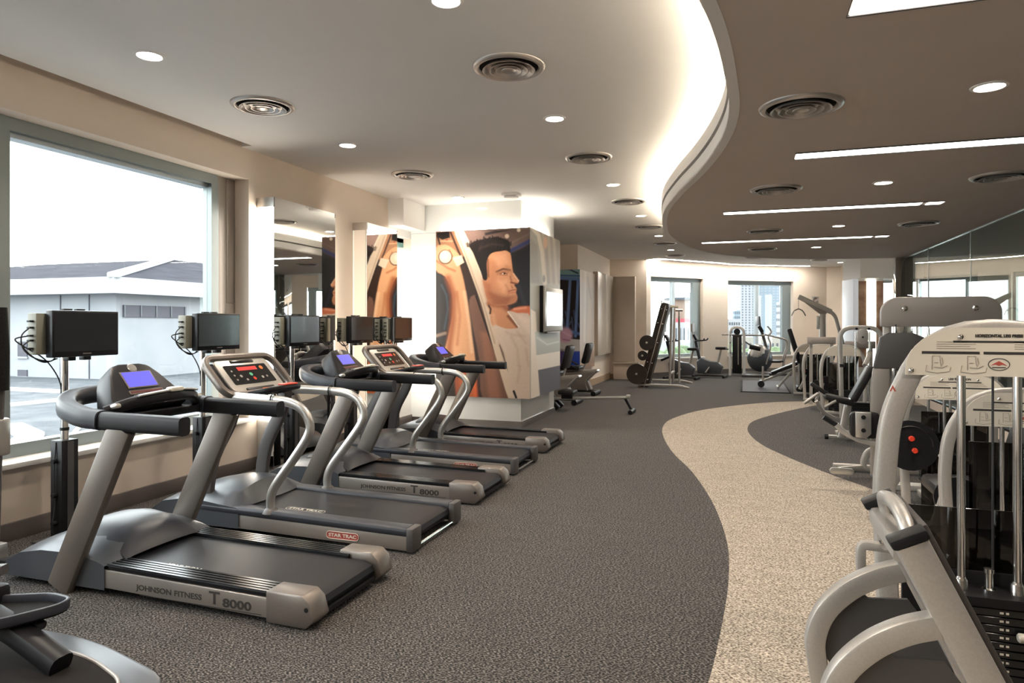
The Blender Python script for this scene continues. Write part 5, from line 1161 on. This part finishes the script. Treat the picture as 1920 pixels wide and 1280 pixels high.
# elliptical by the far window
def elliptical_far():
    t = thing('elliptical_trainer', 'grey elliptical trainer with a small television before the second far window', 'elliptical trainer', (.42, 20.35, 0), math.radians(0))
    G().ball((0, 0, .45), .4, (.85, .45, .95), 20).obj('flywheel_cover', M_HOOD, t)
    G().ball((-.03, 0, .55), .36, (.8, .5, .85), 18).obj('top_shell', M_SILVER2, t)
    G().bar([(.16, 0, .1), (.16, 0, .8), (.05, 0, 1.2)], .09, .08, r=.02).obj('mast', M_DGREY, t)
    G().cbox((.02, 0, 1.27), (.1, .3, .2), .02, (0, -.5, 0)).obj('console', M_CONSOLE, t)
    tv = G().cbox((-.05, 0, 1.5), (.04, .34, .26), .008, (0, -.1, .3)).obj('television', M_DGREY, t)
    for s in (-1, 1):
        G().tube(spline([(.16, s * .2, .3), (.28, s * .22, .8), (.22, s * .24, 1.05), (.3, s * .24, 1.2), (.2, s * .24, 1.35)], 4), .018, 8).obj('moving_handle', M_SILVER, t)
        G().bar([(.1, s * .14, .35), (.55, s * .14, .36)], .04, .04).obj('pedal_arm', M_DGREY, t); G().box(.3, .62, s * .14 - .07, s * .14 + .07, .36, .4, .01).obj('foot_pedal', M_BLACK, t)
        G().tube(fillet([(.12, s * .3, 1.12), (.7, s * .32, .98), (.72, s * .32, .8), (.62, s * .32, .45), (.62, s * .32, .04)], .08), .02, 8).obj('side_rail', M_GREY, t)
    G().box(-.4, .8, -.34, .34, 0, .06, .015).obj('base', M_DGREY, t)
    return t
elliptical_far()

# recumbent bikes
def recumbent(label, loc):
    t = thing('recumbent_bike', label, 'exercise bike', loc, 0, 'recumbent bikes behind the mural pillar')
    G().prism([(-1.15, .12), (-.2, .1), (-.12, .12), (-.2, .3), (-.1, .42), (.0, .46), (-.02, .52), (-.2, .5), (-1.1, .42), (-1.2, .3)], 'xz', -.1, .1, .02).obj('fairing', M_GREY, t)
    G().bar(spline([(-.2, 0, .1), (-.24, 0, .26), (-.12, 0, .4), (.0, 0, .5)], 4), .22, .03, lat=(0, 1, 0), r=.01).obj('edge_trim', M_SILVER2, t)
    G().box(-.78, -.34, -.2, .2, .5, .58, .03).obj('seat', M_PAD, t)
    bk = G().cbox((-.22, 0, .83), (.1, .38, .42), .04, (0, .25, 0)).obj('backrest', M_PAD, t); G().bar([(-.3, 0, .5), (-.17, 0, .9)], .05, .03).obj('back_post', M_SILVER2, bk)
    G().sweep(fillet([(-.62, -.26, .66), (-.45, -.27, .56), (-.4, 0, .5), (-.45, .27, .56), (-.62, .26, .66)], .06), circ(.016, 8)).obj('side_handles', M_BLACK, t)
    G().bar([(-1.05, 0, .4), (-1.15, 0, 1.0)], .08, .08).obj('mast', M_DGREY, t); G().cbox((-1.13, 0, 1.08), (.08, .3, .24), .02, (0, -.4, 0)).obj('console', M_CONSOLE, t)
    G().sweep(fillet([(-.95, -.2, .9), (-.98, -.18, .98), (-1.1, 0, .95), (-.98, .18, .98), (-.95, .2, .9)], .05), circ(.014, 8)).obj('handlebar', M_BLACK, t)
    for x in (-1.1, -.05): G().tube([(x, -.26, .05), (x, .26, .05)], .05, 12).obj('floor_foot', M_BLACK, t)
    G().bar([(-1.1, 0, .08), (-.05, 0, .08)], .06, .05).obj('base_beam', M_DGREY, t)
    return t
recumbent('recumbent bike nearer to the mural pillar', (-2.72, 11.72, 0)); recumbent('recumbent bike farther from the mural pillar, beside the blue poster', (-2.72, 13.3, 0))

# rowing machine
rw = thing('rowing_machine', 'rowing machine with a long silver rail lying beside the mural pillar', 'rowing machine', (-1.72, 10.78, 0))
G().bar([(-1.75, 0, .16), (-.02, 0, .25)], .07, .045, r=.01).obj('rail', M_SILVER2, rw)
G().bar([(-.06, 0, .24), (.05, 0, .04)], .04, .04).obj('rear_leg', M_BLACK, rw); G().tube([(.05, -.18, .035), (.05, .18, .035)], .035, 12).obj('rear_foot', M_BLACK, rw); G().box(-.04, .02, -.05, .05, .24, .29, .008).obj('rail_cap', M_SILVER, rw)
G().box(-1.12, -.86, -.16, .16, .27, .34, .025).obj('seat', M_PAD, rw); G().box(-1.08, -.9, -.06, .06, .2, .27).obj('seat_trolley', M_BLACK, rw)
for s in (-1, 1): G().cbox((-1.22, s * .13, .15), (.08, .1, .3), .012, (0, -.8, 0)).obj('foot_rest', M_BLACK, rw)
G().box(-1.95, -1.6, -.12, .12, .03, .5, .04).obj('flywheel_box', M_DGREY, rw)

# elliptical cross trainer in the lower left corner
def r2(pts, r): return [(p.x, p.y) for p in fillet([(a, b, 0) for a, b in pts], r, 6)]
et = thing('cross_trainer', 'black cross trainer with foot tray cut off by the lower left corner', 'elliptical trainer', (-2.0, 1.85, 0))
G().prism(r2([(-2.0, -.3), (-.6, -.32), (0, -.16), (0, .16), (-.6, .32), (-2.0, .3)], .2), 'xy', .015, .075, .02).obj('base', M_HOOD, et)
G().prism(r2([(-1.2, -.11), (-.45, -.15), (-.14, -.08), (-.14, .06), (-.45, .17), (-1.2, .21)], .12), 'xy', .076, .084, .003).obj('base_well', M_VOID, et)
G().sweep([(a, b, .084) for a, b in r2([(-1.2, .21), (-.45, .17), (-.14, .06), (-.14, -.08), (-.45, -.15), (-1.2, -.11)], .12)], circ(.007, 8)).obj('well_trim', M_GREY, et)
G().bar(spline([(-1.5, .05, .34), (-1.1, .05, .3), (-.75, .05, .22), (-.45, .05, .11)], 4), .09, .08, r=.025).obj('pedal_link', M_CONSOLE, et)
tray = r2([(-1.0, -.12), (-.9, .13), (-.72, .22), (-.6, .21), (-.585, .14), (-.66, -.02), (-.78, -.15)], .04)
tr_ = G().prism(tray, 'xy', .24, .256, .004).obj('foot_tray', M_RUBBER, et)
G().sweep([(a, b, .268) for a, b in tray], rrect(.04, .016, .006), lat=(0, 0, 1), closed=True).obj('tray_rim', M_SLATE, tr_)
G().bar([(-.7, .1, .24), (-.62, .1, .21)], .04, .03).obj('tray_lug', M_CONSOLE, tr_); G().box(-.98, -.88, .1, .17, .25, .33, .02).obj('toe_stop', M_CONSOLE, tr_)
G().tube([(-1.0, .2, 1.12), (-.995, .2, 1.28), (-1.01, .2, 1.47)], .033, 12).obj('hand_grip', M_RUBBER, et); G().tube([(-1.04, .2, .3), (-1.02, .2, .8), (-1.0, .2, 1.13)], .02, 12).obj('moving_handle', M_DGREY, et)
G().box(-1.06, -.985, .17, .24, .84, 1.0, .012).obj('pivot_cover', M_SILVER2, et)
G().bar([(-1.9, 0, .05), (-1.75, 0, 1.2)], .1, .14, r=.03).obj('mast', M_SLATE, et); G().cbox((-1.7, 0, 1.28), (.1, .36, .28), .03, (0, -.5, 0)).obj('console', M_CONSOLE, et)
G().ball((-1.75, 0, .36), .34, (1, .55, .9), 18).obj('flywheel_cover', M_SLATE, et)
G().bar([(-1.5, .05, .34), (-1.0, .22, .35)], .04, .05, lat=(0, 0, 1)).obj('crank_arm', M_DGREY, et)
